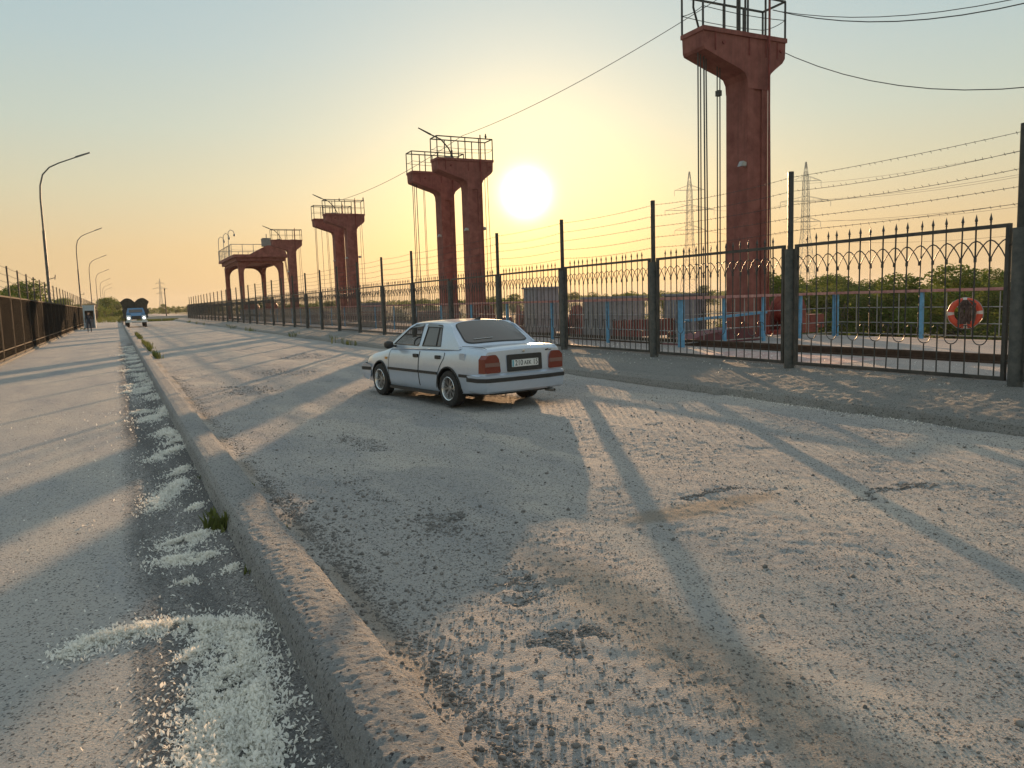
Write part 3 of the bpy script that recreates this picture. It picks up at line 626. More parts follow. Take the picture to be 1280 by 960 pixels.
shed(13.3, 45.5, 1.3, 1, 1.35, 'distant dark grey cabinet between the two tower pairs')
def machine(x, y, label, s=1, rz=0):
    t = empty('hoist_winch', (x, y, Z0), rz, label, 'winch', 'red hoist machinery on the deck')
    b = MB().prism([(-.75, .12), (.75, .12), (.55, .5), (.35, 1.0), (.15, 1.18), (-.15, 1.18), (-.38, .95), (-.55, .5)], -.35, -.27).prism([(-.75, .12), (.75, .12), (.55, .5), (.35, 1.0), (.15, 1.18), (-.15, 1.18), (-.38, .95), (-.55, .5)], .27, .35)
    b.obj('side_frame', M_redd, t); MB().lathe([(.001, -.27), (.38, -.27), (.38, -.22), (.28, -.2), (.28, .2), (.38, .22), (.38, .27), (.001, .27)], 18, 'y', (0, 0, .62)).obj('drum', M_redd, t)
    MB().box(-1.0, 1.0, -.4, .4, 0, .12).obj('base', M_redd, t); MB().box(.8, 1.5, -.25, .25, .12, .55).obj('motor', M_redd, t); MB().lathe([(.001, -.05), (.12, -.05), (.12, .05), (.001, .05)], 12, 'y', (0, -.36, 1.0)).obj('bearing', M_rust, t)
    t.scale = (s, s, s); return t
machine(18.9, 18.0, 'red winch with rounded side frames just right of the near tower', 1.0, .1)
machine(14.2, 22.6, 'red winch behind the guard rail left of the wide grey cabinet', .9, .3)
machine(14.3, 27.0, 'red winch behind the guard rail above the car boot', .95, 1.2)
machine(14.5, 31.5, 'red winch behind the guard rail right of the tower pair', 1.0, .2)
def beam(x0, x1, y, z0, z1, label, m=M_red, d=.4):
    return tag(MB().box(x0, x1, y, y+d, z0, z1).box(x0-.02, x1+.02, y-.05, y+d+.05, z1, z1+.06).obj('red_beam', m), label, 'beam')
tag(MB().box(13.2, 16.0, 18.9, 19.4, .5, 1.0).box(13.3, 13.5, 18.95, 19.35, .4, .5).box(15.7, 15.9, 18.95, 19.35, .4, .5).obj('machine_base', M_redd), 'low rusty machine base in front of the wide cabinet', 'machinery')
for k, (yy_, lab) in enumerate(((33.5, 'nearer'), (43.5, 'middle'), (57, 'farther'))):
    tag(MB().box(13.2, 13.9, yy_, yy_+3.2, .4, 1.2).box(13.1, 14.0, yy_-.1, yy_+3.3, 1.2, 1.3).obj('gear_housing', M_redd), lab+' of the long red gear housings behind the guard rail', 'machinery')
# wedge plate in front of tower
tag(MB().prism([(12.9, .41), (15.7, .41), (15.35, .72), (14.9, .78), (13.6, .62)], 15.9, 16.7).obj('steel_ramp', mat('maroon_plate', (.16, .05, .055), .7, var=.2)), 'maroon wedge-shaped steel plate lying before the near tower foot', 'machinery')
tag(MB().bar((13.2, 16.4, 1.0), (16.2, 16.2, 1.15), .07).bar((13.4, 16.4, .4), (13.4, 16.4, 1.0), .05).bar((16.0, 16.2, .4), (16.0, 16.2, 1.14), .05).obj('blue_bar', M_blue), 'blue pipe rail running left from the near tower foot', 'pipe')

# life ring and net on the right rail
LR = empty('life_ring', (18.12, 11.72, 1.06), R(-58), 'orange-red life ring with pale bands hung on the blue guard rail', 'life ring')
def ring(a0, a1, r, R_, n, m, name):
    b = MB(); o = 0
    for k in range(n+1):
        a_ = a0+(a1-a0)*k/n
        for q in range(10):
            t = 2*math.pi*q/10; rr_ = R_+r*math.cos(t); b.v.append((rr_*math.cos(a_), r*.8*math.sin(t), rr_*math.sin(a_)))
    for k in range(n):
        for q in range(10): b.f.append((k*10+q, k*10+(q+1) % 10, k*10+10+(q+1) % 10, k*10+10+q)); b.m.append(0)
    return b.obj(name, m, LR, True)
ring(0, 2*math.pi, .066, .30, 40, mat('orange_foam', (.62, .085, .04), .6, var=.15, vs=8), 'ring')
for a_ in (0, 90, 180, 270): ring(R(a_+2-7), R(a_+2+7), .069, .30, 4, mat('white_band', (.62, .55, .50), .6, var=.1), 'band')
b = MB(); b.tube([((.375)*math.cos(t), .0, .375*math.sin(t)-(.02*math.sin(t*4)**2)) for t in np.linspace(0, 2*math.pi, 33)], .009, 5); b.obj('grab_rope', M_galv, LR)
b = MB()
for k in range(26):
    x = random.gauss(-.02, .075); z = .33; pts = [(x*.4, -.10, z)]
    for q in range(6): x += random.gauss(0, .018); z -= .095; pts.append((x, -.09+random.gauss(0, .02), z))
    b.tube(pts, .014, 4)
tag(b.obj('rope_bundle', mat('old_rope', (.11, .075, .065), .95, var=.3)), 'brown frayed rope bundle hanging in front of the life ring', 'rope').location = (18.10, 11.70, 1.04)
bpy.data.objects['rope_bundle'].rotation_euler = (0, 0, R(-58))



# ------------------------------------------------------------------ car
M_paint = mat('silver_blue_paint', (.50, .57, .67), .28, .4, var=.03, vs=20); M_paint.node_tree.nodes['Principled BSDF'].inputs['Coat Weight'].default_value = .6; M_paint.node_tree.nodes['Principled BSDF'].inputs['Coat Roughness'].default_value = .08
M_blk = mat('black_trim', (.028, .027, .026), .55, var=.2, vs=20); M_tint_haze = mat('tinted_haze_glass', (.10, .085, .075), .10, var=0, spec=.9, alpha=.96)  # tinted glass; its base colour is lightened to stand in for reflected haze
M_clear = mat('clear_glass', (.05, .05, .05), .04, var=0, spec=.8, alpha=.22); M_tyre = mat('tyre_rubber', (.025, .024, .023), .85, var=.2, vs=30)
M_rim = mat('polished_rim', (.72, .72, .72), .25, .9, var=0); M_spk = mat('grey_spokes', (.28, .27, .26), .4, .7, var=0)
M_lred = mat('red_lens', (.19,.036,.022), .22, var=.1, vs=40, spec=.7); M_lamb = mat('smoky_lens', (.22, .12, .10), .25, var=.1, vs=40, spec=.7)
M_seat = mat('seat_cloth', (.06, .055, .05), .9); M_skin = mat('skin', (.45, .27, .19), .6, var=.05)
car = empty('sedan_car', (5.36, 12.92, .005), .165, 'silver-blue four-door sedan seen from behind on the dusty road', 'car')
ST = np.array([(2.10,.55,.60,.33),(2.07,.66,.655,.30),(1.97,.76,.715,.21),(1.7,.805,.775,.19),(1.3,.825,.835,.19),(.98,.835,.90,.19),(.5,.84,.925,.19),(-.3,.84,.935,.19),(-1.0,.838,.95,.19),(-1.42,.832,.985,.20),(-1.75,.825,.985,.23),(-1.98,.80,.975,.28),(-2.045,.785,.955,.30),(-2.075,.775,.92,.30),(-2.10,.765,.60,.30)])
FR = np.array([(0,0),(.75,0),(.93,.04),(.975,.16),(1,.42),(1,.50),(.99,.66),(.965,.82),(.935,.92),(.88,.978),(.5,1.0),(0,1.012)])
yy_ = np.unique(np.r_[np.linspace(ST[:,0].min(), ST[:,0].max(), 46), ST[:,0]])[::-1]; o_ = ST[::-1]
wv = np.interp(yy_, o_[:,0], o_[:,1]); zt = np.interp(yy_, o_[:,0], o_[:,2]); zb = np.interp(yy_, o_[:,0], o_[:,3])
def side_x(y, z):
    w = np.interp(y, o_[:,0], o_[:,1]); a_ = np.interp(y, o_[:,0], o_[:,2]); b_ = np.interp(y, o_[:,0], o_[:,3]); return float(w*np.interp((z-b_)/(a_-b_), FR[2:10,1], FR[2:10,0]))
body = MB(); nf = len(FR)
for i_ in range(len(yy_)):
    sec = [(wv[i_]*p[0], zb[i_]+(zt[i_]-zb[i_])*p[1]) for p in FR]; full = sec+[(-x, z) for x, z in reversed(sec[1:-1])]
    for x, z in full: body.v.append((x, yy_[i_], z))
nn_ = 2*nf-2
for i_ in range(len(yy_)-1):
    for q in range(nn_): body.f.append((i_*nn_+q, i_*nn_+(q+1) % nn_, (i_+1)*nn_+(q+1) % nn_, (i_+1)*nn_+q)); body.m.append(0)
body.f.append(tuple(range(nn_))); body.f.append(tuple((len(yy_)-1)*nn_+q for q in reversed(range(nn_)))); body.m += [0, 0]
bo = body.obj('body', [M_paint, M_blk], car, True)
cut = MB(); cut.mi = 1
for s_ in (-1, 1):
    for yw in (1.30, -1.13): cut.lathe([(0.001, s_*.52), (.335, s_*.52), (.335, s_*1.0), (.001, s_*1.0)], 28, 'x', (0, yw, .30), True)
cut.box(-.66, .66, -1.36, .88, .55, 1.2)
co = cut.obj('cutter', [M_paint, M_blk], None); co.parent = car
md = bo.modifiers.new('b', 'BOOLEAN'); md.operation = 'DIFFERENCE'; md.object = co; md.solver = 'EXACT'
bpy.context.view_layer.update(); dg = bpy.context.evaluated_depsgraph_get(); nm = bpy.data.meshes.new_from_object(bo.evaluated_get(dg)); bo.modifiers.clear(); bo.data = nm; bo.data.name = 'body'
bpy.data.objects.remove(co)
bo.data.polygons.foreach_set('use_smooth', [True]*len(bo.data.polygons)); bo.data.set_sharp_from_angle(angle=R(32))
def gx(z): return float(np.interp(z, [.88,.95,1.1,1.2,1.30,1.37], [.80,.782,.735,.70,.645,.58]))
def plate(outer, hl, mp, th, m, name, par=car, smooth=False):
    loops = [outer]+hl; flat = [p for l in loops for p in l]; n_ = len(flat)
    tri = tessellate_polygon([[Vector((p[0], p[1], 0)) for p in l] for l in loops])
    b = MB(); b.add([mp(p, 0) for p in flat]+[mp(p, th) for p in flat], [tuple(t) for t in tri]+[tuple(i+n_ for i in reversed(t)) for t in tri])
    o = 0
    for l in loops:
        for q in range(len(l)): a_, c_ = o+q, o+(q+1) % len(l); b.f.append((a_, c_, c_+n_, a_+n_)); b.m.append(0)
        o += len(l)
    return b.obj(name, m, par, smooth)
def rnd(poly, r=.03, n_=4):
    out = []; k = len(poly)
    for i_ in range(k):
        p0, p1, p2 = Vector(poly[i_-1]), Vector(poly[i_]), Vector(poly[(i_+1) % k]); a_ = (p0-p1); c_ = (p2-p1); rr_ = min(r, a_.length*.45, c_.length*.45); a_ = p1+a_.normalized()*rr_; c_ = p1+c_.normalized()*rr_
        for q in range(n_+1): t = q/n_; out.append(tuple(a_*(1-t)**2+p1*2*t*(1-t)+c_*t*t))
    return out
side_out = [(1.0,.90),(.62,1.135),(.36,1.29),(.22,1.345),(-.3,1.362),(-.86,1.342),(-1.02,1.29),(-1.22,1.12),(-1.42,.98),(-1.42,.93),(0,.915)]
w1 = rnd([(.80,.965),(.34,1.255),(.18,1.318),(-.10,1.325),(-.13,.955)], .02); w2 = rnd([(-.235,.955),(-.26,1.325),(-.50,1.325),(-.74,1.31),(-.86,.965)], .025)
for s_ in (-1, 1):
    mp = lambda p, t, s_=s_: (s_*(gx(p[1])-t), p[0], p[1])
    plate(side_out, [w1, w2], mp, .035, M_paint, 'side_frame', smooth=False)
    fr_ = plate(w1, [rnd([(.75,.98),(.33,1.24),(.18,1.302),(-.115,1.308),(-.14,.972)][0:5], .02)], lambda p, t, s_=s_: (s_*(gx(p[1])+.004-t), p[0], p[1]), .02, M_blk, 'window_seal')
    plate(w2, [rnd([(-.25,.972),(-.272,1.308),(-.50,1.308),(-.725,1.292),(-.843,.98)], .02)], lambda p, t, s_=s_: (s_*(gx(p[1])+.004-t), p[0], p[1]), .02, M_blk, 'window_seal')
    if s_ > 0: plate(w1, [], lambda p, t, s_=s_: (s_*(gx(p[1])-.012-t), p[0], p[1]), .004, M_clear, 'front_window')
    plate(w2, [], lambda p, t, s_=s_: (s_*(gx(p[1])-.008-t), p[0], p[1]), .004, M_tint_haze, 'rear_side_window')
    MB().bar((s_*(gx(.96)+.003), -.70, .96), (s_*(gx(1.31)+.003), -.64, 1.31), .016, .012).obj('window_divider', M_blk, car)
    MB().add([(s_*(gx(1.30)+.022), .30, 1.262), (s_*(gx(1.30)+.026), -.12, 1.292), (s_*(gx(1.33)+.006), -.12, 1.338), (s_*(gx(1.33)+.006), .22, 1.325), (s_*(gx(1.3)+.0), .30, 1.275)], [(0,1,2,3),(0,3,4)]).obj('rain_deflector', mat('smoked_plastic', (.16,.17,.17), .3, var=0), car)
    MB().add([(s_*(gx(1.30)+.024), -.24, 1.290), (s_*(gx(1.30)+.022), -.76, 1.278), (s_*(gx(1.33)+.006), -.74, 1.322), (s_*(gx(1.33)+.006), -.24, 1.338)], [(0,1,2,3)]).obj('rain_deflector', bpy.data.materials['smoked_plastic'], car)
    # doors as shallow panels over a darker gap line
    sd1 = [(.93,.285),(.93,.80),(.90,.885),(-.17,.905),(-.17,.60),(-.17,.285)]; sd2 = [(-.185,.285),(-.185,.905),(-.98,.925),(-1.00,.80),(-.86,.62),(-.78,.45),(-.72,.285)]
    for nm_, pl in (('front_door', sd1), ('rear_door', sd2)):
        dn = []
        for q in range(len(pl)):
            a_, c_ = pl[q], pl[(q+1) % len(pl)]
            for t in np.linspace(0, 1, 9)[:-1]: dn.append((a_[0]+(c_[0]-a_[0])*t, a_[1]+(c_[1]-a_[1])*t))
        # strip mesh between bottom and top boundaries
        y0 = min(p[0] for p in dn); y1_ = max(p[0] for p in dn); zs_ = np.linspace(.285, .92, 15); b = MB(); rows = []
        for z in zs_:
            cr2 = []
            for q in range(len(dn)):
                a_, c_ = dn[q], dn[(q+1) % len(dn)]
                if (a_[1]-z)*(c_[1]-z) <= 0 and a_[1] != c_[1]: cr2.append(a_[0]+(c_[0]-a_[0])*(z-a_[1])/(c_[1]-a_[1]))
            if len(cr2) < 2: continue
            lo, hi = min(cr2), max(cr2)
            if hi-lo < .3: continue
            rows.append([(s_*(side_x(y, z)+.004), y, z) for y in np.linspace(lo, hi, 9)])
        for r_ in rows: b.v += r_
        for q in range(len(rows)-1):
            for t in range(8): b.f.append((q*9+t, q*9+t+1, q*9+10+t, q*9+9+t)); b.m.append(0)
        dr = b.obj(nm_, M_paint, car, True)
        eb = MB()
        edge = [rows[q][0] for q in range(len(rows))], [rows[q][-1] for q in range(len(rows))]
        for e_ in edge: eb.tube([(p[0]-s_*.001, p[1], p[2]) for p in e_], .0065, 4)
        eb.obj('door_seam', M_blk, dr, fix=False)
        hy = -.06 if nm_ == 'front_door' else -.80
        MB().prism(rnd([(hy-.09,.765),(hy+.07,.765),(hy+.07,.825),(hy-.09,.825)], .015, 2), s_*(side_x(hy,.79)-.01), s_*(side_x(hy,.79)+.024), 'x').obj('door_handle', M_blk, dr)
    # rub strip
    b = MB()
    for (ya, yb) in ((.94, -.165), (-.19, -.80), (-1.47, -2.0)):
        pts = [(s_*(side_x(y,.53)+.010), y, .53) for y in np.linspace(ya, yb, 7)]
        for q in range(6): b.bar(pts[q], pts[q+1], .022, .045)
    b.obj('rub_strip', M_blk, car)
    for yw in (1.30, -1.13):
        b = MB(); b.tube([(s_*(side_x(yw+.345*math.cos(a_), max(.25,.30+.345*math.sin(a_)))+.004), yw+.345*math.cos(a_), .30+.345*math.sin(a_)) for a_ in np.linspace(-.15, math.pi+.15, 19)], .016, 5); b.obj('arch_trim', M_blk, car)
        wh = empty('wheel', (s_*.745, yw, .295)); wh.parent = car
    MB().box(*sorted((s_*.70, s_*.825)), -.80, .93, .165, .215).obj('sill', M_blk, car)
    mi_ = MB().lathe([(.001,-.075),(.05,-.07),(.068,-.03),(.07,.03),(.055,.07),(.001,.085)], 12, 'x', (s_*.93, .70, .965)); mi_.bar((s_*.78, .70, .935), (s_*.93, .70, .95), .05, .04); mi_.obj('wing_mirror', M_blk, car, True)
    b = MB().box(*sorted((s_*(side_x(1.0,.70)-.01), s_*(side_x(1.0,.70)+.012))), 1.0, 1.08, .69, .73); b.obj('side_marker', mat('amber_lens', (.55,.27,.06), .3, var=0) if 'amber_lens' not in bpy.data.materials else bpy.data.materials['amber_lens'], car)
# wheels
tyre = MB().lathe([(.175,-.085),(.20,-.095),(.255,-.095),(.285,-.085),(.295,-.06),(.295,.06),(.285,.085),(.255,.095),(.20,.095),(.175,.085)], 32, 'x', closed=True).mesh('tyre', M_tyre, True)
rim = MB().lathe([(.176,-.08),(.196,-.098),(.19,-.103),(.178,-.095),(.16,-.03),(.15,.06),(.176,.08)], 32, 'x', closed=True).mesh('rim', M_rim, True)
sk = MB(); sk.lathe([(.001,-.075),(.035,-.075),(.05,-.06),(.055,-.02),(.001,-.02)], 16, 'x')
for q in range(8):
    a_ = q*math.pi/4; 
    for da in (-.13, .13): sk.bar((-.055, .045*math.cos(a_), .045*math.sin(a_)), (-.045, .165*math.cos(a_+da), .165*math.sin(a_+da)), .018, .014, (1,0,0))
sk.mi = 1; sk.lathe([(.001,.0),(.165,.0),(.165,.01),(.001,.01)], 24, 'x'); skm = sk.mesh('spokes', [M_spk, M_blk])
for wh in [o for o in car.children if o.name.startswith('wheel')]:
    for nm_, me in (('tyre', tyre), ('rim', rim), ('spokes', skm)): link(nm_, me, wh)
    if wh.location.x > 0: wh.rotation_euler = (0, 0, math.pi)
# roof, glass, pillars
def patch(fn, nu, nv, m, name, smooth=True, th=None):
    b = MB()
    for i_ in range(nu+1):
        for j_ in range(nv+1): b.v.append(tuple(fn(i_/nu, j_/nv)))
    for i_ in range(nu):
        for j_ in range(nv): b.f.append((i_*(nv+1)+j_, i_*(nv+1)+j_+1, (i_+1)*(nv+1)+j_+1, (i_+1)*(nv+1)+j_)); b.m.append(0)
    return b.obj(name, m, car, smooth, fix=False)
def roof_f(u, v):
    x = (2*u-1)*.612; y = -.88+1.12*v; e = 1-(x/.612)**2; ze = float(np.interp(y, [-.88,-.3,.24], [1.338,1.358,1.338]))
    return (x, y+(.03*e if v > .5 else -.03*e), ze+.045*(e**.6 if e > 0 else 0)-.004)
patch(roof_f, 16, 14, M_paint, 'roof')
def wind_f(u, v):
    hb, ht = .775, .61; x = (2*u-1)*(hb+(ht-hb)*v); e = 1-(2*u-1)**2; y = 1.00-.77*v+.07*e*(1-v)+.03*e*v; return (x, y, .895+.43*v+.02*e*v+.02*math.sin(math.pi*v)+(.035*e*v))
patch(wind_f, 12, 10, M_clear, 'windscreen')
def rear_f(u, v, off=0., hb=.79, ht=.63, v0=0., v1=1.):
    v = v0+(v1-v0)*v; x = (2*u-1)*(hb+(ht-hb)*v); e = max(0, 1-(x/(.79-.16*v))**2); y = -1.44+.56*v-.07*e*(1-v)-.03*e*v; z = .945+.395*v+.03*e*(1-v)+.042*e*v+.025*math.sin(math.pi*v)*(.4+.6*e); return (x, y-off*.6, z+off*.8)
patch(lambda u, v: rear_f(u, v), 14, 10, M_paint, 'rear_pillar_panel')
def rounded(u, v, hb, ht, off, v0, v1):
    # squash corners of the unit square
    a_ = 2*u-1; c_ = 2*v-1; k_ = 1-.10*(abs(a_)**6)*(abs(c_)**6); return rear_f((a_*k_+1)/2, (c_*k_+1)/2, off, hb, ht, v0, v1)
patch(lambda u, v: rounded(u, v, .655, .545, .006, .10, .97), 20, 16, M_blk, 'rear_window_seal')
patch(lambda u, v: rounded(u, v, .635, .525, .010, .125, .95), 20, 16, M_tint_haze, 'rear_window')
b = MB(); p0 = Vector(rear_f(.20, .24, .016)); p1 = Vector(rear_f(.43, .24, .016)); b.bar(p0, p1, .03, .004)
b.obj('window_sticker', mat('white_sticker', (.75,.75,.75), .6, var=.25, vs=45), car)
b = MB(); b.bar(rear_f(.98, .30, .02), rear_f(.78, .62, .02), .008); b.bar(rear_f(.80, .30, .02), rear_f(.70, .42, .02), .008); b.obj('cable_reflection_strip', M_blk, car) if False else None
# inside
for s_ in (-1, 1):
    MB().prism(rnd([(.05,.35),(.10,.55),(-.02,1.02),(-.12,1.04),(-.12,.6),(-.08,.35)], .03, 2), s_*.35-.23, s_*.35+.23, 'x').prism(rnd([(-.03,1.05),(-.03,1.2),(-.12,1.2),(-.12,1.05)], .03, 2), s_*.35-.12, s_*.35+.12, 'x').box(s_*.35-.24, s_*.35+.24, -.05, .5, .40, .56).obj('front_seat', M_seat, car)
MB().box(-.62, .62, -1.1, -.6, .4, .6).box(-.62, .62, -1.2, -1.05, .5, .95).obj('rear_seat', M_seat, car)
MB().box(-.65, .65, .62, .95, .75, .915).obj('dashboard', M_seat, car)
MB().lathe([(.17,-.012),(.185,0),(.17,.012),(.158,0)], 20, 'y', (0,0,0), True).bar((-.16,0,0),(.16,0,0),.03).obj('steering_wheel', M_blk, car, True).location = (-.35, .48, .92)
bpy.data.objects['steering_wheel'].rotation_euler = (R(-25), 0, 0)
MB().box(-.1, .1, .28, .30, 1.22, 1.28).obj('rear_view_mirror', M_blk, car)
# tail
tz = lambda y: 0
def tail_lens(s_):
    pl = rnd([(.475,.585),(.765,.585),(.765,.80),(.70,.862),(.56,.868),(.505,.80)], .03, 3)
    t = MB().prism([(s_*p[0], p[1]) for p in pl], -2.118, -2.04).obj('tail_light', M_lred, car)
    MB().box(*sorted((s_*.492, s_*.768)), -2.123, -2.118, .685, .745).obj('indicator_lens', M_lamb, t)
    b = MB().add([(s_*.766,-2.118,.585),(s_*.812,-1.99,.585),(s_*.802,-1.99,.80),(s_*.766,-2.118,.80)],[(0,1,2,3)]); b.add([(s_*.766,-2.119,.80),(s_*.802,-1.99,.80),(s_*.77,-2.02,.862),(s_*.70,-2.118,.862)],[(0,1,2,3)]); b.obj('lens_return', M_lred, t)
for s_ in (-1, 1): tail_lens(s_)
MB().prism([(x, z) for x, z in rnd([(-.345,.585),(.345,.585),(.335,.85),(-.335,.85)], .02, 2)], -2.112, -2.05).obj('plate_panel', M_blk, car)
MB().box(-.26, .26, -2.122, -2.112, .655, .767).obj('number_plate', mat('plate_white', (.72,.72,.70), .5, var=.03), car)
MB().box(-.255, -.225, -2.1235, -2.122, .66, .762).obj('plate_flag', mat('plate_flag_blue', (.12,.40,.50), .5, var=0), car)
def text(s, size, loc, par, m, rz=0, w=1.0, name='lettering'):
    cu = bpy.data.curves.new('t', 'FONT'); cu.body = s; cu.size = size; cu.extrude = .0008; cu.align_x = 'CENTER'; cu.align_y = 'CENTER'; cu.space_character = 1.05; cu.offset = .0007
    to = bpy.data.objects.new('t', cu); COL.objects.link(to); bpy.context.view_layer.update(); me = bpy.data.meshes.new_from_object(to.evaluated_get(bpy.context.evaluated_depsgraph_get())); bpy.data.objects.remove(to)
    me.materials.clear(); me.materials.append(m); o = link(name, me, par); o.location = loc; o.rotation_euler = (math.pi/2, 0, rz); o.scale = (w, 1, 1); return o
text('210', .118, (-.125, -2.1242, .711), car, M_blk, 0, .85, 'plate_number'); text('AEK', .09, (.045, -2.1242, .706), car, M_blk, 0, .85, 'plate_letters'); text('15', .118, (.20, -2.1242, .711), car, M_blk, 0, .8, 'plate_region')
MB().lathe([(.001,-.006),(.022,-.005),(.026,0)], 14, 'y', (0,-2.083,.895)).obj('boot_badge', M_rim, car)
MB().bar((.44,-2.086,.885),(.50,-2.086,.895),.012,.02).bar((.51,-2.086,.885),(.56,-2.086,.885),.006,.012).obj('model_badge', M_blk, car)
# bumpers
def bumper(yc, s, name):
    b = MB(); P_ = [(-.83,yc-s*.42),(-.835,yc-s*.12),(-.76,yc-.0*s),(-.4,yc+s*.045),(.0,yc+s*.055),(.4,yc+s*.045),(.76,yc),(.835,yc-s*.12),(.83,yc-s*.42)]
    prof = [(-.05,.27),(-.01,.30),(.010,.38),(.014,.445),(.026,.45),(.028,.505),(.014,.51),(.016,.545),(-.05,.572)]; mats = [0,0,0,1,1,1,0,0]
    o = []; n_ = len(P_)
    for i_, (x, y) in enumerate(P_):
        a_ = Vector(P_[max(i_-1,0)]); c_ = Vector(P_[min(i_+1,n_-1)]); d = (c_-a_).normalized(); nr = Vector((d.y, -d.x)); nr = nr if nr.y*s > 0 or (abs(nr.y) < .3 and nr.x*x > 0) else -nr
        for (q, z) in prof: b.v.append((x+nr.x*q, y+nr.y*q, z))
    m_ = len(prof)
    for i_ in range(n_-1):
        for j_ in range(m_-1): b.f.append((i_*m_+j_, i_*m_+j_+1, (i_+1)*m_+j_+1, (i_+1)*m_+j_)); b.m.append(mats[j_])
    return b.obj(name, [M_paint, M_blk], car, True)
bumper(-2.13, -1, 'rear_bumper'); bumper(2.12, 1, 'front_bumper')
MB().box(-.60, .60, -2.05, -1.5, .235, .30).box(-.6, .6, -1.5, 1.9, .17, .21).obj('underbody', M_blk, car)
MB().lathe([(.022,-2.22),(.030,-2.22),(.030,-2.0),(.022,-2.0)], 16, 'y', (.50,0,.235), True).obj('exhaust_pipe', M_galv, car, True)
MB().prism([(-.80,1.375),(-.72,1.385),(-.86,1.435),(-.885,1.43),(-.88,1.372)], -.012, .012, 'x').obj('roof_fin', M_blk, car)
MB().prism([(x, z) for x, z in rnd([(-1.62,.72),(-1.46,.72),(-1.46,.88),(-1.62,.88)], .02, 3)], -side_x(-1.54,.80)-.004, -side_x(-1.54,.80)+.01, 'x').obj('fuel_flap', M_paint, car)
b = MB()
for s_ in (-1, 1): b.tube([(s_*.725, -1.42, .985), (s_*.735, -1.7, .992), (s_*.725, -2.0, .984), (s_*.70, -2.07, .955)], .004, 4)
b.obj('boot_seam', M_blk, car)
b = MB()
for s_ in (-1, 1): b.prism([(x, z) for x, z in rnd([(s_*.42,.58),(s_*.66,.585),(s_*.66,.66),(s_*.42,.665)], .02, 2)], 2.06, 2.115)
b.obj('headlight', M_clear, car)
# driver's arm and head seen through the open window
dv = empty('person', (5.36, 12.92, .005), .165, 'driver sitting at the wheel inside the silver sedan, mostly hidden by the cabin', 'person')

def skin_fig(name, joints, edges, parent, m, sub=2):
    me = bpy.data.meshes.new(name); me.from_pydata([j[0] for j in joints], edges, []); o = link(name, me, parent)
    o.modifiers.new('s', 'SKIN'); sv = me.skin_vertices[0].data
    for i_, j in enumerate(joints): sv[i_].radius = (j[1], j[2] if len(j) > 2 else j[1])
    sv[0].use_root = True; sb = o.modifiers.new('u', 'SUBSURF'); sb.levels = sub; sb.render_levels = sub
    bpy.context.view_layer.update(); nm = bpy.data.meshes.new_from_object(o.evaluated_get(bpy.context.evaluated_depsgraph_get())); o.modifiers.clear(); o.data = nm
    nm.materials.clear(); nm.materials.append(m); nm.polygons.foreach_set('use_smooth', [True]*len(nm.polygons)); return o
M_shirt = mat('dark_shirt', (.05,.055,.065), .9); M_darkc = mat('dark_clothes', (.028,.034,.048), .9); M_hair = mat('dark_hair', (.02,.017,.015), .8)
skin_fig('body', [((-.36,-.02,.60),.14,.12),((-.36,-.04,.85),.16,.11),((-.36,-.02,1.03),.12,.08),((-.36,.02,1.10),.05,.05),((-.36,.04,1.17),.085,.10),((-.36,.05,1.25),.07,.08),((-.54,-.0,.99),.06),((-.60,.10,.82),.045),((-.48,.42,.93),.035),((-.42,.47,.95),.035),((-.18,-.0,.99),.06),((-.14,.12,.82),.045),((-.25,.44,.95),.035)],
         [(0,1),(1,2),(2,3),(3,4),(4,5),(2,6),(6,7),(7,8),(8,9),(2,10),(10,11),(11,12)], dv, M_shirt, 1)
hd = MB().lathe([(.001,-.11),(.05,-.10),(.072,-.05),(.078,.01),(.07,.07),(.04,.105),(.001,.115)], 12, 'z', (-.36,.05,1.185)); hd.obj('head', M_skin, dv, True)
MB().lathe([(.078,.0),(.085,.03),(.078,.085),(.045,.12),(.001,.13)], 12, 'z', (-.36,.035,1.185)).obj('hair', M_hair, dv, True)

# ------------------------------------------------------------------ truck far along the road
tk = empty('lorry', (1.95, 97, .0), math.pi, 'old blue-fronted lorry with lit headlights carrying a high double-humped load', 'lorry')
M_tb = mat('blue_lorry_paint', (.10,.24,.42), .4, var=.1); M_tw = mat('white_lorry_paint', (.60,.62,.60), .45, var=.1)
MB().add([(-.95,-.2,1.0),(.95,-.2,1.0),(.95,1.0,1.0),(-.95,1.0,1.0),(-.95,-.2,1.55),(.95,-.2,1.55),(.92,1.0,1.55),(-.92,1.0,1.55),(-.78,-.1,2.12),(.78,-.1,2.12),(.76,.72,2.12),(-.76,.72,2.12)],
    [(0,3,2,1),(0,1,5,4),(1,2,6,5),(2,3,7,6),(3,0,4,7),(8,9,10,11),(4,5,9,8),(5,6,10,9),(6,7,11,10),(7,4,8,11)]).obj('cab', M_tb, tk)
MB().add([(-.70,.99,1.62),(.70,.99,1.62),(.66,.76,2.03),(-.66,.76,2.03)],[(0,1,2,3)]).obj('windscreen', M_tint_haze, tk)
MB().prism([(.95,.85),(2.35,.85),(2.38,1.28),(2.2,1.45),(.95,1.55)], -.52, .52, 'x').obj('bonnet', M_tb, tk)
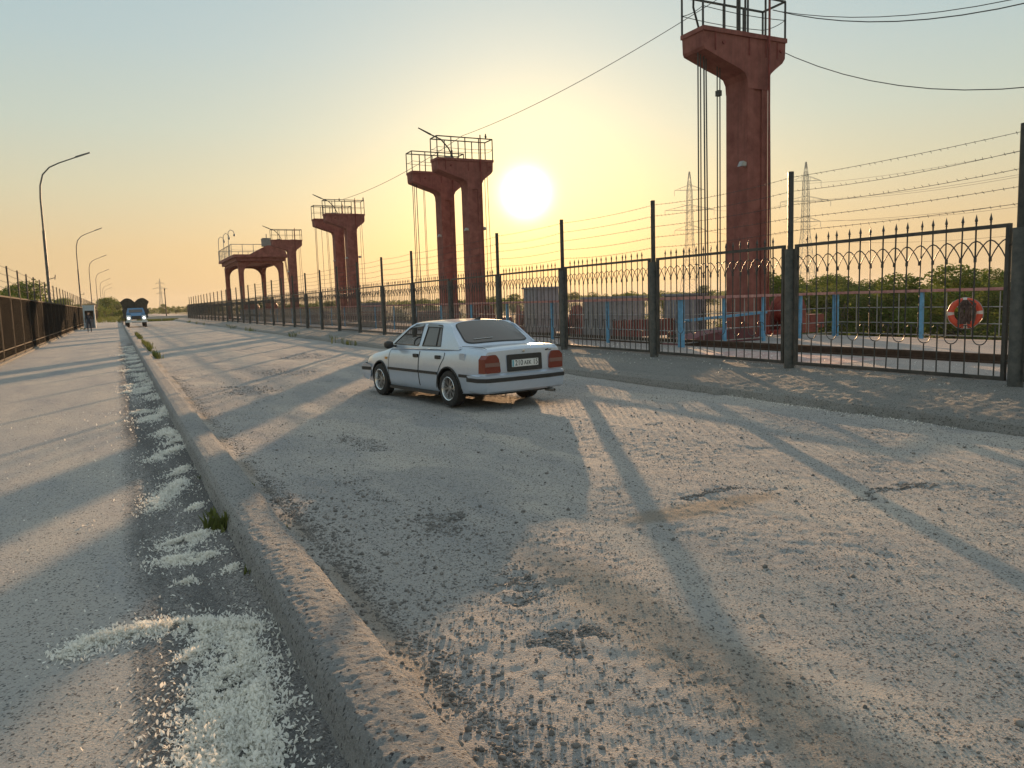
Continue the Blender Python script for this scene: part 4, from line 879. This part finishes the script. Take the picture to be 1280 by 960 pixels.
for s_ in (-1,1):
    MB().prism([(1.0,.65),(2.35,.75),(2.3,1.15),(1.9,1.32),(1.2,1.28),(.95,1.0)], s_*.55, s_*.98, 'x').obj('wing', M_tw, tk)
    h_ = MB().lathe([(.001,.03),(.10,.02),(.115,0),(.11,-.05)], 14, 'y', (s_*.76,2.37,1.02)); h_.obj('headlight', mat('lit_headlight', (.9,.9,.9), .3, var=0, emit=(1,.93,.80), es=2.2), tk)
    MB().bar((s_*.95,1.0,1.8),(s_*1.22,1.05,1.85),.03).box(*sorted((s_*1.15,s_*1.32)),1.03,1.06,1.55,1.95).obj('mirror', M_blk, tk)
    for yw, ww in ((1.75,.12),(-2.1,.24)):
        w_ = MB().lathe([(.001,-ww),(.28,-ww),(.46,-ww*.9),(.49,-ww*.5),(.49,ww*.5),(.46,ww*.9),(.28,ww),(.001,ww)], 20, 'x', (s_*.88, yw, .49)); w_.obj('wheel', M_tyre, tk, True)
MB().box(-.45,.45,2.36,2.42,.85,1.25).obj('grille', M_blk, tk); MB().box(-1.1,1.1,2.42,2.52,.55,.72).obj('bumper', M_tw, tk)
MB().box(-.45,.45,-3.8,2.3,.5,.7).obj('chassis', M_blk, tk)
MB().box(-1.25,1.25,-4.0,-.35,1.0,2.05).obj('cargo_box', mat('worn_boards', (.075,.07,.06), .9, var=.3), tk)
for s_ in (-1,1): 
    MB().prism([(s_*.02,2.05),(s_*.02,2.80),(s_*.15,2.93),(s_*.36,3.12),(s_*.60,3.22),(s_*.82,3.24),(s_*1.05,3.16),(s_*1.27,3.0),(s_*1.46,2.80),(s_*1.38,2.62),(s_*1.28,2.45),(s_*1.24,2.05)], -4.0, -.4).obj('load_mound', mat('hay_tarp', (.065,.056,.04), .95, var=.35, vs=5, bump=.03, bs=10), tk)
# booth, walker, pole, guard rail
bt = empty('booth', (-3.35, 101, 0), 0, 'small pale booth with a dark open doorway at the end of the left fence', 'booth')
M_wht = mat('pale_blue_white_paint', (.50,.56,.58), .6, var=.1)
MB().box(0,.14,0,1.2,0,2.45).obj('side_wall', M_wht, bt); MB().box(1.06,1.2,0,1.2,0,2.45).obj('side_wall', M_wht, bt); MB().box(.14,1.06,1.1,1.2,0,2.3).obj('back_wall', M_blk, bt)
MB().box(-.05,1.25,-.05,1.25,2.45,2.6).obj('roof', M_wht, bt); MB().box(.14,1.06,0,.06,2.0,2.45).obj('lintel', M_wht, bt); MB().box(.16,1.04,.5,.56,.0,1.0).obj('counter', M_grey, bt)
pn = empty('person', (-2.22, 79, 0), math.pi*.97, 'person in dark clothes walking on the walkway in front of the booth', 'person')
skin_fig('body', [((0,0,.95),.15,.11),((0,0,1.15),.15,.10),((0,0,1.36),.17,.10),((0,0,1.49),.055,.055),((0,0,1.54),.055),((0,.02,1.66),.09,.10),((0,.01,1.73),.07),((.11,0,.88),.09),((.12,.10,.50),.06),((.11,.02,.10),.045),((.11,.16,.03),.035),((-.11,0,.88),.09),((-.12,-.06,.50),.06),((-.11,-.26,.14),.045),((-.11,-.14,.04),.035),((.24,0,1.38),.06),((.28,-.06,1.10),.045),((.26,.06,.85),.035),((-.24,0,1.38),.06),((-.28,.06,1.10),.045),((-.25,.18,.87),.035)],
   [(0,1),(1,2),(2,3),(3,4),(4,5),(5,6),(0,7),(7,8),(8,9),(9,10),(0,11),(11,12),(12,13),(13,14),(2,15),(15,16),(16,17),(2,18),(18,19),(19,20)], pn, M_darkc)
MB().lathe([(.001,-.10),(.05,-.095),(.078,-.04),(.085,.02),(.07,.08),(.001,.11)], 12, 'z', (0,.03,1.65)).obj('head', M_skin, pn, True)
MB().lathe([(.09,.0),(.096,.04),(.075,.10),(.001,.125)], 12, 'z', (0,0,1.66)).obj('hair', M_hair, pn, True)
tag(MB().tube([(7.9,150,0),(7.9,150,5.6)], [.11,.08], 8).box(7.8,8.0,149.9,150.1,5.3,5.6).obj('utility_pole', M_dark), 'lone thin dark pole at the bend beyond the lorry', 'pole')
gr = empty('crash_barrier', (6.6, 141, 0), 0, 'low pale crash barrier crossing at the far end of the right fence', 'barrier')
MB().box(-2.5,5,0,.08,.45,.85).obj('beam', mat('pale_rail', (.42,.40,.36), .6, var=.1), gr)
for k in range(4): MB().box(-2.3+k*2.3,-2.2+k*2.3,.08,.2,0,.75).obj('barrier_post', M_bank, gr)

# ------------------------------------------------------------------ pylons and wires
def pylon(x, y, zb, h, rz, label, rr_=.05):
    t = empty('pylon', (x, y, zb), rz, label, 'pylon', 'lattice power pylons'); b = MB()
    wd = lambda z: np.interp(z/h, [0,.55,.88,1], [h*.075,h*.022,h*.015,.1])
    lv = [0]; 
    while lv[-1] < h*.97: lv.append(lv[-1]+max(h*.035, wd(lv[-1])*1.5))
    lv[-1] = h
    for a_, c_ in zip(lv[:-1], lv[1:]):
        wa, wc = wd(a_), wd(c_); A_ = [(-wa,-wa,a_),(wa,-wa,a_),(wa,wa,a_),(-wa,wa,a_)]; C_ = [(-wc,-wc,c_),(wc,-wc,c_),(wc,wc,c_),(-wc,wc,c_)]
        for q in range(4): r_ = (q+1) % 4; b.bar(A_[q],C_[q],rr_*2); b.bar(A_[q],C_[r_],rr_); b.bar(A_[r_],C_[q],rr_); b.bar(C_[q],C_[r_],rr_)
    b.obj('lattice_mast', M_galv, t, fix=False)
    for f_, L_ in ((.62,.10),(.75,.165),(.88,.10)):
        z = h*f_; b = MB(); l_ = h*L_; w_ = wd(z)
        for s_ in (-1,1):
            for q in (-w_,w_): b.bar((0,q,z),(s_*l_,0,z),rr_*1.4); b.bar((0,q,z+h*.035),(s_*l_,0,z),rr_*1.4)
            for q in (.3,.6): b.bar((s_*l_*q,0,z),(s_*l_*q,0,z+h*.035*(1-q)),rr_)
            b.bar((s_*l_,0,z),(s_*l_,0,z-h*.035),rr_*1.6)
        b.obj('cross_arm', M_galv, t, fix=False)
    return t
def pol(az, d): return (math.sin(R(az))*d, math.cos(R(az))*d)
P1 = pylon(*pol(39.8,178), -4.6, 33, R(-25), 'lattice pylon seen through the cables left of the near tower', .035)
P2 = pylon(*pol(47.5,200), -4.6, 36.5, R(-25), 'lattice pylon just right of the near tower', .04)
P3 = pylon(*pol(2.75,820), -4.6, 37, 0, 'faint tall pylon above the road end right of the lorry', .11)
P4 = pylon(*pol(-7.0,420), -4.6, 38, 0, 'pylon half cut by the left edge of the picture', .07)
P5 = pylon(*pol(11.5,1400), -4.6, 42, 0, 'tiny faint pylon beyond the far fence', .14)
def wire(name, a, c, sag, r, label, par=None, n_=24, cat='cable', grp=None):
    a = Vector(a); c = Vector(c); b = MB().tube([a.lerp(c, t)-Vector((0,0,sag*4*t*(1-t))) for t in np.linspace(0,1,n_)], r, 4, False)
    return tag(b.obj(name, M_wire, par, fix=False), label, cat, grp)
wire('overhead_cable', (16.6,17.7,10.45), (16.4,37.3,10.1), .35, .012, 'overhead cable strung between the near tower and the tower pair beside the sun')
wire('overhead_cable', (16.4,37.3,10.1), (16.4,60.6,9.9), .35, .015, 'overhead cable strung between the two tower pairs')
wire('overhead_cable', (17.9,17.7,8.9), (17.6,-2,8.9), 3.2, .011, 'slack cable drooping to the right from the near tower head')
wire('overhead_cable', (17.9,17.7,9.95), (17.0,-2,9.9), 2.5, .013, 'upper thick cable leaving the near tower railing to the right')
wire('overhead_cable', (17.9,17.5,9.85), (18.0,-2,9.9), 2.2, .010, 'upper thin cable leaving the near tower railing to the right')
a2 = Vector((*pol(47.5,200), 0)); nx_ = Vector((*pol(84,120), 0))
for q, (z, ox) in enumerate(((31.5,0),(27.6,-3),(27.6,3),(22.8,-5.5),(22.8,5.5),(18.0,3.4))):
    wire('power_line', a2+Vector((ox*.8,-ox*.5,z-4.6)), nx_+Vector((0,ox,z-4.6)), 3.5, .022, 'faint power line running right from the pylon', None, 24, 'power line', 'power lines running right from the pylon')
a1 = Vector((*pol(39.8,178), 0))
for q, (z, ox) in enumerate(((26,-2.5),(20.5,4))):
    wire('power_line', a1+Vector((ox,0,z-4.6)), a2+Vector((ox,0,z-3)), 2, .02, 'faint power line linking the two pylons', None, 16, 'power line', 'power lines between the two pylons')
a4 = Vector((*pol(-7,420), 0))
for q, (z, ox) in enumerate(((27,6),(23,-4),(33,0))):
    wire('power_line', a4+Vector((ox,0,z-4.6)), Vector((-70+ox,70,z-9)), 7, .03, 'faint power line over the left fence', None, 24, 'power line', 'power lines over the left fence')

# ------------------------------------------------------------------ birds on the rails
def bird(loc, rz, label):
    t = empty('bird', loc, rz, label, 'bird', 'birds perched on the tower railings')
    MB().lathe([(.001,-.02),(.03,0),(.055,.06),(.05,.12),(.025,.16),(.033,.19),(.022,.22),(.001,.235)], 10, 'z').add([(-.02,-.03,.05),(.02,-.03,.05),(.015,-.16,-.03),(-.015,-.16,-.03)],[(0,1,2,3)]).add([(-.01,.03,.195),(.01,.03,.195),(0,.07,.19)],[(0,1,2)]).obj('body', M_blk, t, True, fix=False)
bird((17.55,36.94,9.98), .4, 'bird perched on the railing of the nearer tower beside the sun')
bird((16.2,61.1,9.82), 1.2, 'bird perched mid-rail on the middle distant tower')
bird((17.85,60.2,9.82), -.6, 'bird perched at the right corner of the middle distant tower railing')

# ------------------------------------------------------------------ vegetation
def leaf_cloud(cs, rs, n, size, seed, squash=.8):
    g = np.random.default_rng(seed); k = g.choice(len(cs), n, p=np.array(rs)**2/np.sum(np.array(rs)**2)); d = g.normal(size=(n,3)); d /= np.linalg.norm(d,axis=1)[:,None]
    r = np.array(rs)[k]*(.45+.6*g.random(n)**.6); c = np.array(cs)[k]+d*r[:,None]*np.array([1,1,squash])
    u = g.normal(size=(n,3)); u /= np.linalg.norm(u,axis=1)[:,None]; w = np.cross(u, g.normal(size=(n,3))); w /= np.linalg.norm(w,axis=1)[:,None]; s = size*g.uniform(.6,1.4,n)[:,None]
    v = np.stack([c-u*s, c+w*s*.5, c+u*s, c-w*s*.5], 1).reshape(-1,3); f = np.arange(n*4).reshape(n,4); return v, f
def tree_proto(seed, m, spread=.34, h0=.30):
    g = random.Random(seed); t = empty('tree'); cs = []; rs = []
    tb = MB(); top = Vector((g.gauss(0,.02), g.gauss(0,.02), .6)); tb.tube([(0,0,-.03),(0,0,.2),top*.7,top], [.028,.02,.014,.006], 7)
    for q in range(15):
        a_ = g.random()*6.283; z = h0+.62*g.random()**.8; rr_ = spread*g.uniform(.35,1)*(1-.75*max(0,z-.62)/.4); p = Vector((rr_*math.cos(a_), rr_*math.sin(a_), z)); cs.append(tuple(p)); rs.append(g.uniform(.085,.17)*(1-.3*max(0,z-.6)))
        s0 = Vector((0,0,z*.55)); tb.tube([s0, s0.lerp(p,.5)+Vector((0,0,.02)), p], [.010,.006,.002], 5)
    tb.obj('trunk', M_bark, t, True, fix=False); v, f = leaf_cloud(cs, rs, 5600, .0135, seed); np_obj('crown', v, f, m, t, smooth=False); return t
protos = [tree_proto(1, M_leaf), tree_proto(2, M_leafd, .40, .22), tree_proto(3, M_leaf, .30, .35), tree_proto(4, M_leafd, .44, .18)]
used = set()
def tree(az, d, top_el, label, cat='tree', group=None, wid=1.0, pi=None):
    x, y = pol(az, d); zb = -4.6 if y < 330 else (-4.6+(y-330)*.05 if y < 420 else -.2)
    h = 1.7+math.tan(R(top_el))*d-zb; k = random.randrange(4) if pi is None else pi; rz = random.random()*6.28; sc = (h*wid,h*wid,h)
    if k not in used: used.add(k); t = protos[k]; t.location = (x,y,zb); t.rotation_euler = (0,0,rz); t.scale = sc; t['label'] = label; 
    else: t = copy_tree(protos[k], None, (x,y,zb), rz, sc, label)
    t['category'] = cat; 
    if group: t['group'] = group
    return t
for q in range(44):
    az = 45+q*.44+random.gauss(0,.3); tree(az, random.uniform(58,120), .25+.95*vn(np.array(q*.25),np.array(2.),5)+random.gauss(0,.16), 'green bushy tree in the row beyond the right-hand end of the deck', group='trees beyond the right-hand end of the deck', wid=random.uniform(1.0,1.5))
for q in range(26):
    az = 8+q*1.5+random.gauss(0,.5); tree(az, random.uniform(170,320), .30+.35*random.random(), 'small hazy tree on the far bank behind the towers', group='trees on the far bank behind the towers', wid=1.3)
tree(35.4, 120, .75, 'dark-leaved tree rising just behind the wide grey cabinet', wid=1.0, pi=0)
for q in range(12): tree(-8.0+q*.33+random.gauss(0,.12), random.uniform(85,120), 2.45-.10*q+random.gauss(0,.2), 'leafy tree behind the left fence at the picture edge', group='trees behind the left fence at the picture edge', wid=1.2)
for q in range(24): tree(-3.6+q*.16+random.gauss(0,.08), random.uniform(200,330), .80+random.gauss(0,.08), 'tree in the dark clump at the far end of the left fence', group='trees at the far end of the left fence', wid=1.3)
for q in range(5): tree(-.9+q*.13, 520+q*15, .45, 'tree directly behind the lorry', group='trees directly behind the lorry', wid=.9)
for q in range(16): tree(2.0+q*.45+random.gauss(0,.15), random.uniform(360,560), .35+random.gauss(0,.09), 'hazy tree at the far end of the right fence', group='trees at the far end of the right fence', wid=1.2)
def mass(name, n, xr, yr, zf, hgt, size, m, seed, label=None):
    g = np.random.default_rng(seed); x = g.uniform(*xr,n); y = g.uniform(*yr,n); b = zf(x,y); t = fbm(x*.28,y*.28,3,seed); z = b+hgt*t*1.5*g.random(n)**.7
    u = g.normal(size=(n,3)); u[:,2] += .6; u /= np.linalg.norm(u,axis=1)[:,None]; w = np.cross(u,g.normal(size=(n,3))); w /= np.linalg.norm(w,axis=1)[:,None]; s = size*g.uniform(.5,1.4,n)[:,None]; c = np.stack([x,y,z],1)
    v = np.stack([c-u*s, c+w*s*.45, c+u*s, c-w*s*.45],1).reshape(-1,3); return tag(np_obj(name, v, np.arange(n*4).reshape(n,4), m, smooth=False), kind='stuff')
slope = lambda x,y: np.where(x > 0, np.clip(.2-(x-18.6)*.585, -4.7, .2), np.clip(-.02+(x+4)*.66, -4.7, 0))
mass('undergrowth', 90000, (22.5,44), (-12,40), slope, 3.6, .055, M_leafd, 71)
mass('left_undergrowth', 26000, (-26,-5.5), (18,110), slope, 2.4, .12, M_leafd, 73)
# distant wood ring
n = 42000; g = np.random.default_rng(5); az = g.uniform(R(-60), R(110), n); d = g.uniform(700, 1250, n); x = np.sin(az)*d; y = np.cos(az)*d; z = -4.6+13*fbm(az*40, d*.006, 4, 8)*g.random(n)**.5
z = np.where(y > 420, np.maximum(z, 0)+0*z, z); s = g.uniform(1.2,3.0,n)[:,None]; u = g.normal(size=(n,3)); u /= np.linalg.norm(u,axis=1)[:,None]; w = np.cross(u,g.normal(size=(n,3))); w /= np.linalg.norm(w,axis=1)[:,None]; c = np.stack([x,y,z],1)
tag(np_obj('distant_wood', np.stack([c-u*s,c+w*s*.6,c+u*s,c-w*s*.6],1).reshape(-1,3), np.arange(n*4).reshape(n,4), M_leafd, smooth=False), kind='stuff')
def blades(name, x, y, z, h, w, m, kind='stuff'):
    n = len(x); g = RNG; a_ = g.uniform(0,6.283,n); ln = g.uniform(.5,1.2,n)*h; le = g.uniform(.1,.6,n)*ln; dx, dy = np.cos(a_), np.sin(a_); v = []
    for t, ww in ((0,1),(.5,.75),(1,.1)):
        cx, cy, cz = x+dx*le*t*t, y+dy*le*t*t, z+ln*t*(1-.15*t); v += [np.stack([cx-dy*w*ww, cy+dx*w*ww, cz],1), np.stack([cx+dy*w*ww, cy-dx*w*ww, cz],1)]
    v = np.stack(v,1).reshape(-1,3); q = np.array([[0,1,3,2],[2,3,5,4]]); f = (q[None]+np.arange(n)[:,None,None]*6).reshape(-1,4); o = np_obj(name, v, f, m); 
    return tag(o, kind=kind) if kind else o
k = 1600; gx_ = 1.12+np.abs(RNG.normal(0,.10,k)); gy_ = RNG.uniform(30,64,k); gk = vn(gx_*2, gy_*.35, 12) > .42; blades('kerbside_grass', gx_[gk], gy_[gk], 0*gx_[gk]+.02, .26, .016, M_grass)
k = 1500; gx_ = 8.7+RNG.normal(0,.14,k); gy_ = 28+90*RNG.random(k); gk = vn(gx_*1.3+4, gy_*.25, 14) > .60; blades('bank_grass', gx_[gk], gy_[gk], 0*gx_[gk]+.05, .34, .018, M_grass)
k = 6000; gx_ = RNG.uniform(3.5,9.5,k); gy_ = 143+26*RNG.random(k); blades('verge_grass', gx_, gy_, 0*gx_, .5, .03, M_grass)
k = 1200; gx_ = RNG.uniform(-3.5,1.5,k); gy_ = 150+150*RNG.random(k); blades('far_verge_grass', gx_, gy_, 0*gx_, .9, .05, M_grass)
def weed(x, y, z, s, label, n_=26):
    a_ = RNG.uniform(0,6.283,n_); o = blades('weed', RNG.normal(0,.022,n_)*s, RNG.normal(0,.03,n_)*s, np.zeros(n_), .11*s, .011*s, M_grass, None); o.location = (x,y,z); return tag(o, label, 'plant')
weed(.59, 6.22, .01, 1.5, 'bright green weed growing at the foot of the left kerb', 60)
weed(.57, 6.62, .01, .8, 'smaller green weed just beyond the bright one at the kerb foot', 24)
weed(.62, 5.02, .02, .7, 'tiny weed at the kerb foot nearest the camera', 10)
weed(.62, 8.2, .02, .6, 'pale weed at the kerb foot beside the third blossom drift', 12)
weed(.99, 7.3, .08, .45, 'tiny yellow-green sprig on the road side of the kerb', 8)
weed(1.0, 5.75, .08, .35, 'tiniest sprig in the dust on the road side of the kerb', 6)

tb_ = tree(.35, 116, .15, 'small yellowish bush where the walkway meets the kerb, just left of the lorry', 'bush', None, .7, 1); tb_.location[2] = -.15; tb_.scale = (1.9, 1.9, 2.3)
# ------------------------------------------------------------------ haze
hz = MB().box(-2600, 2600, -2600, 2600, -6.2, 42).obj('haze', None or bpy.data.materials.new('haze_air')); hz['kind'] = 'stuff'
hm = hz.data.materials[0]; hm.use_nodes = True; nt = hm.node_tree; nt.nodes.clear(); ho = nt.nodes.new('ShaderNodeOutputMaterial'); pv = nt.nodes.new('ShaderNodeVolumePrincipled')
pv.inputs['Color'].default_value = (.95,.93,.90,1); pv.inputs['Density'].default_value = HAZE_D if 'HAZE_D' in globals() else .00015; pv.inputs['Anisotropy'].default_value = .2
nt.links.new(pv.outputs[0], ho.inputs['Volume'])
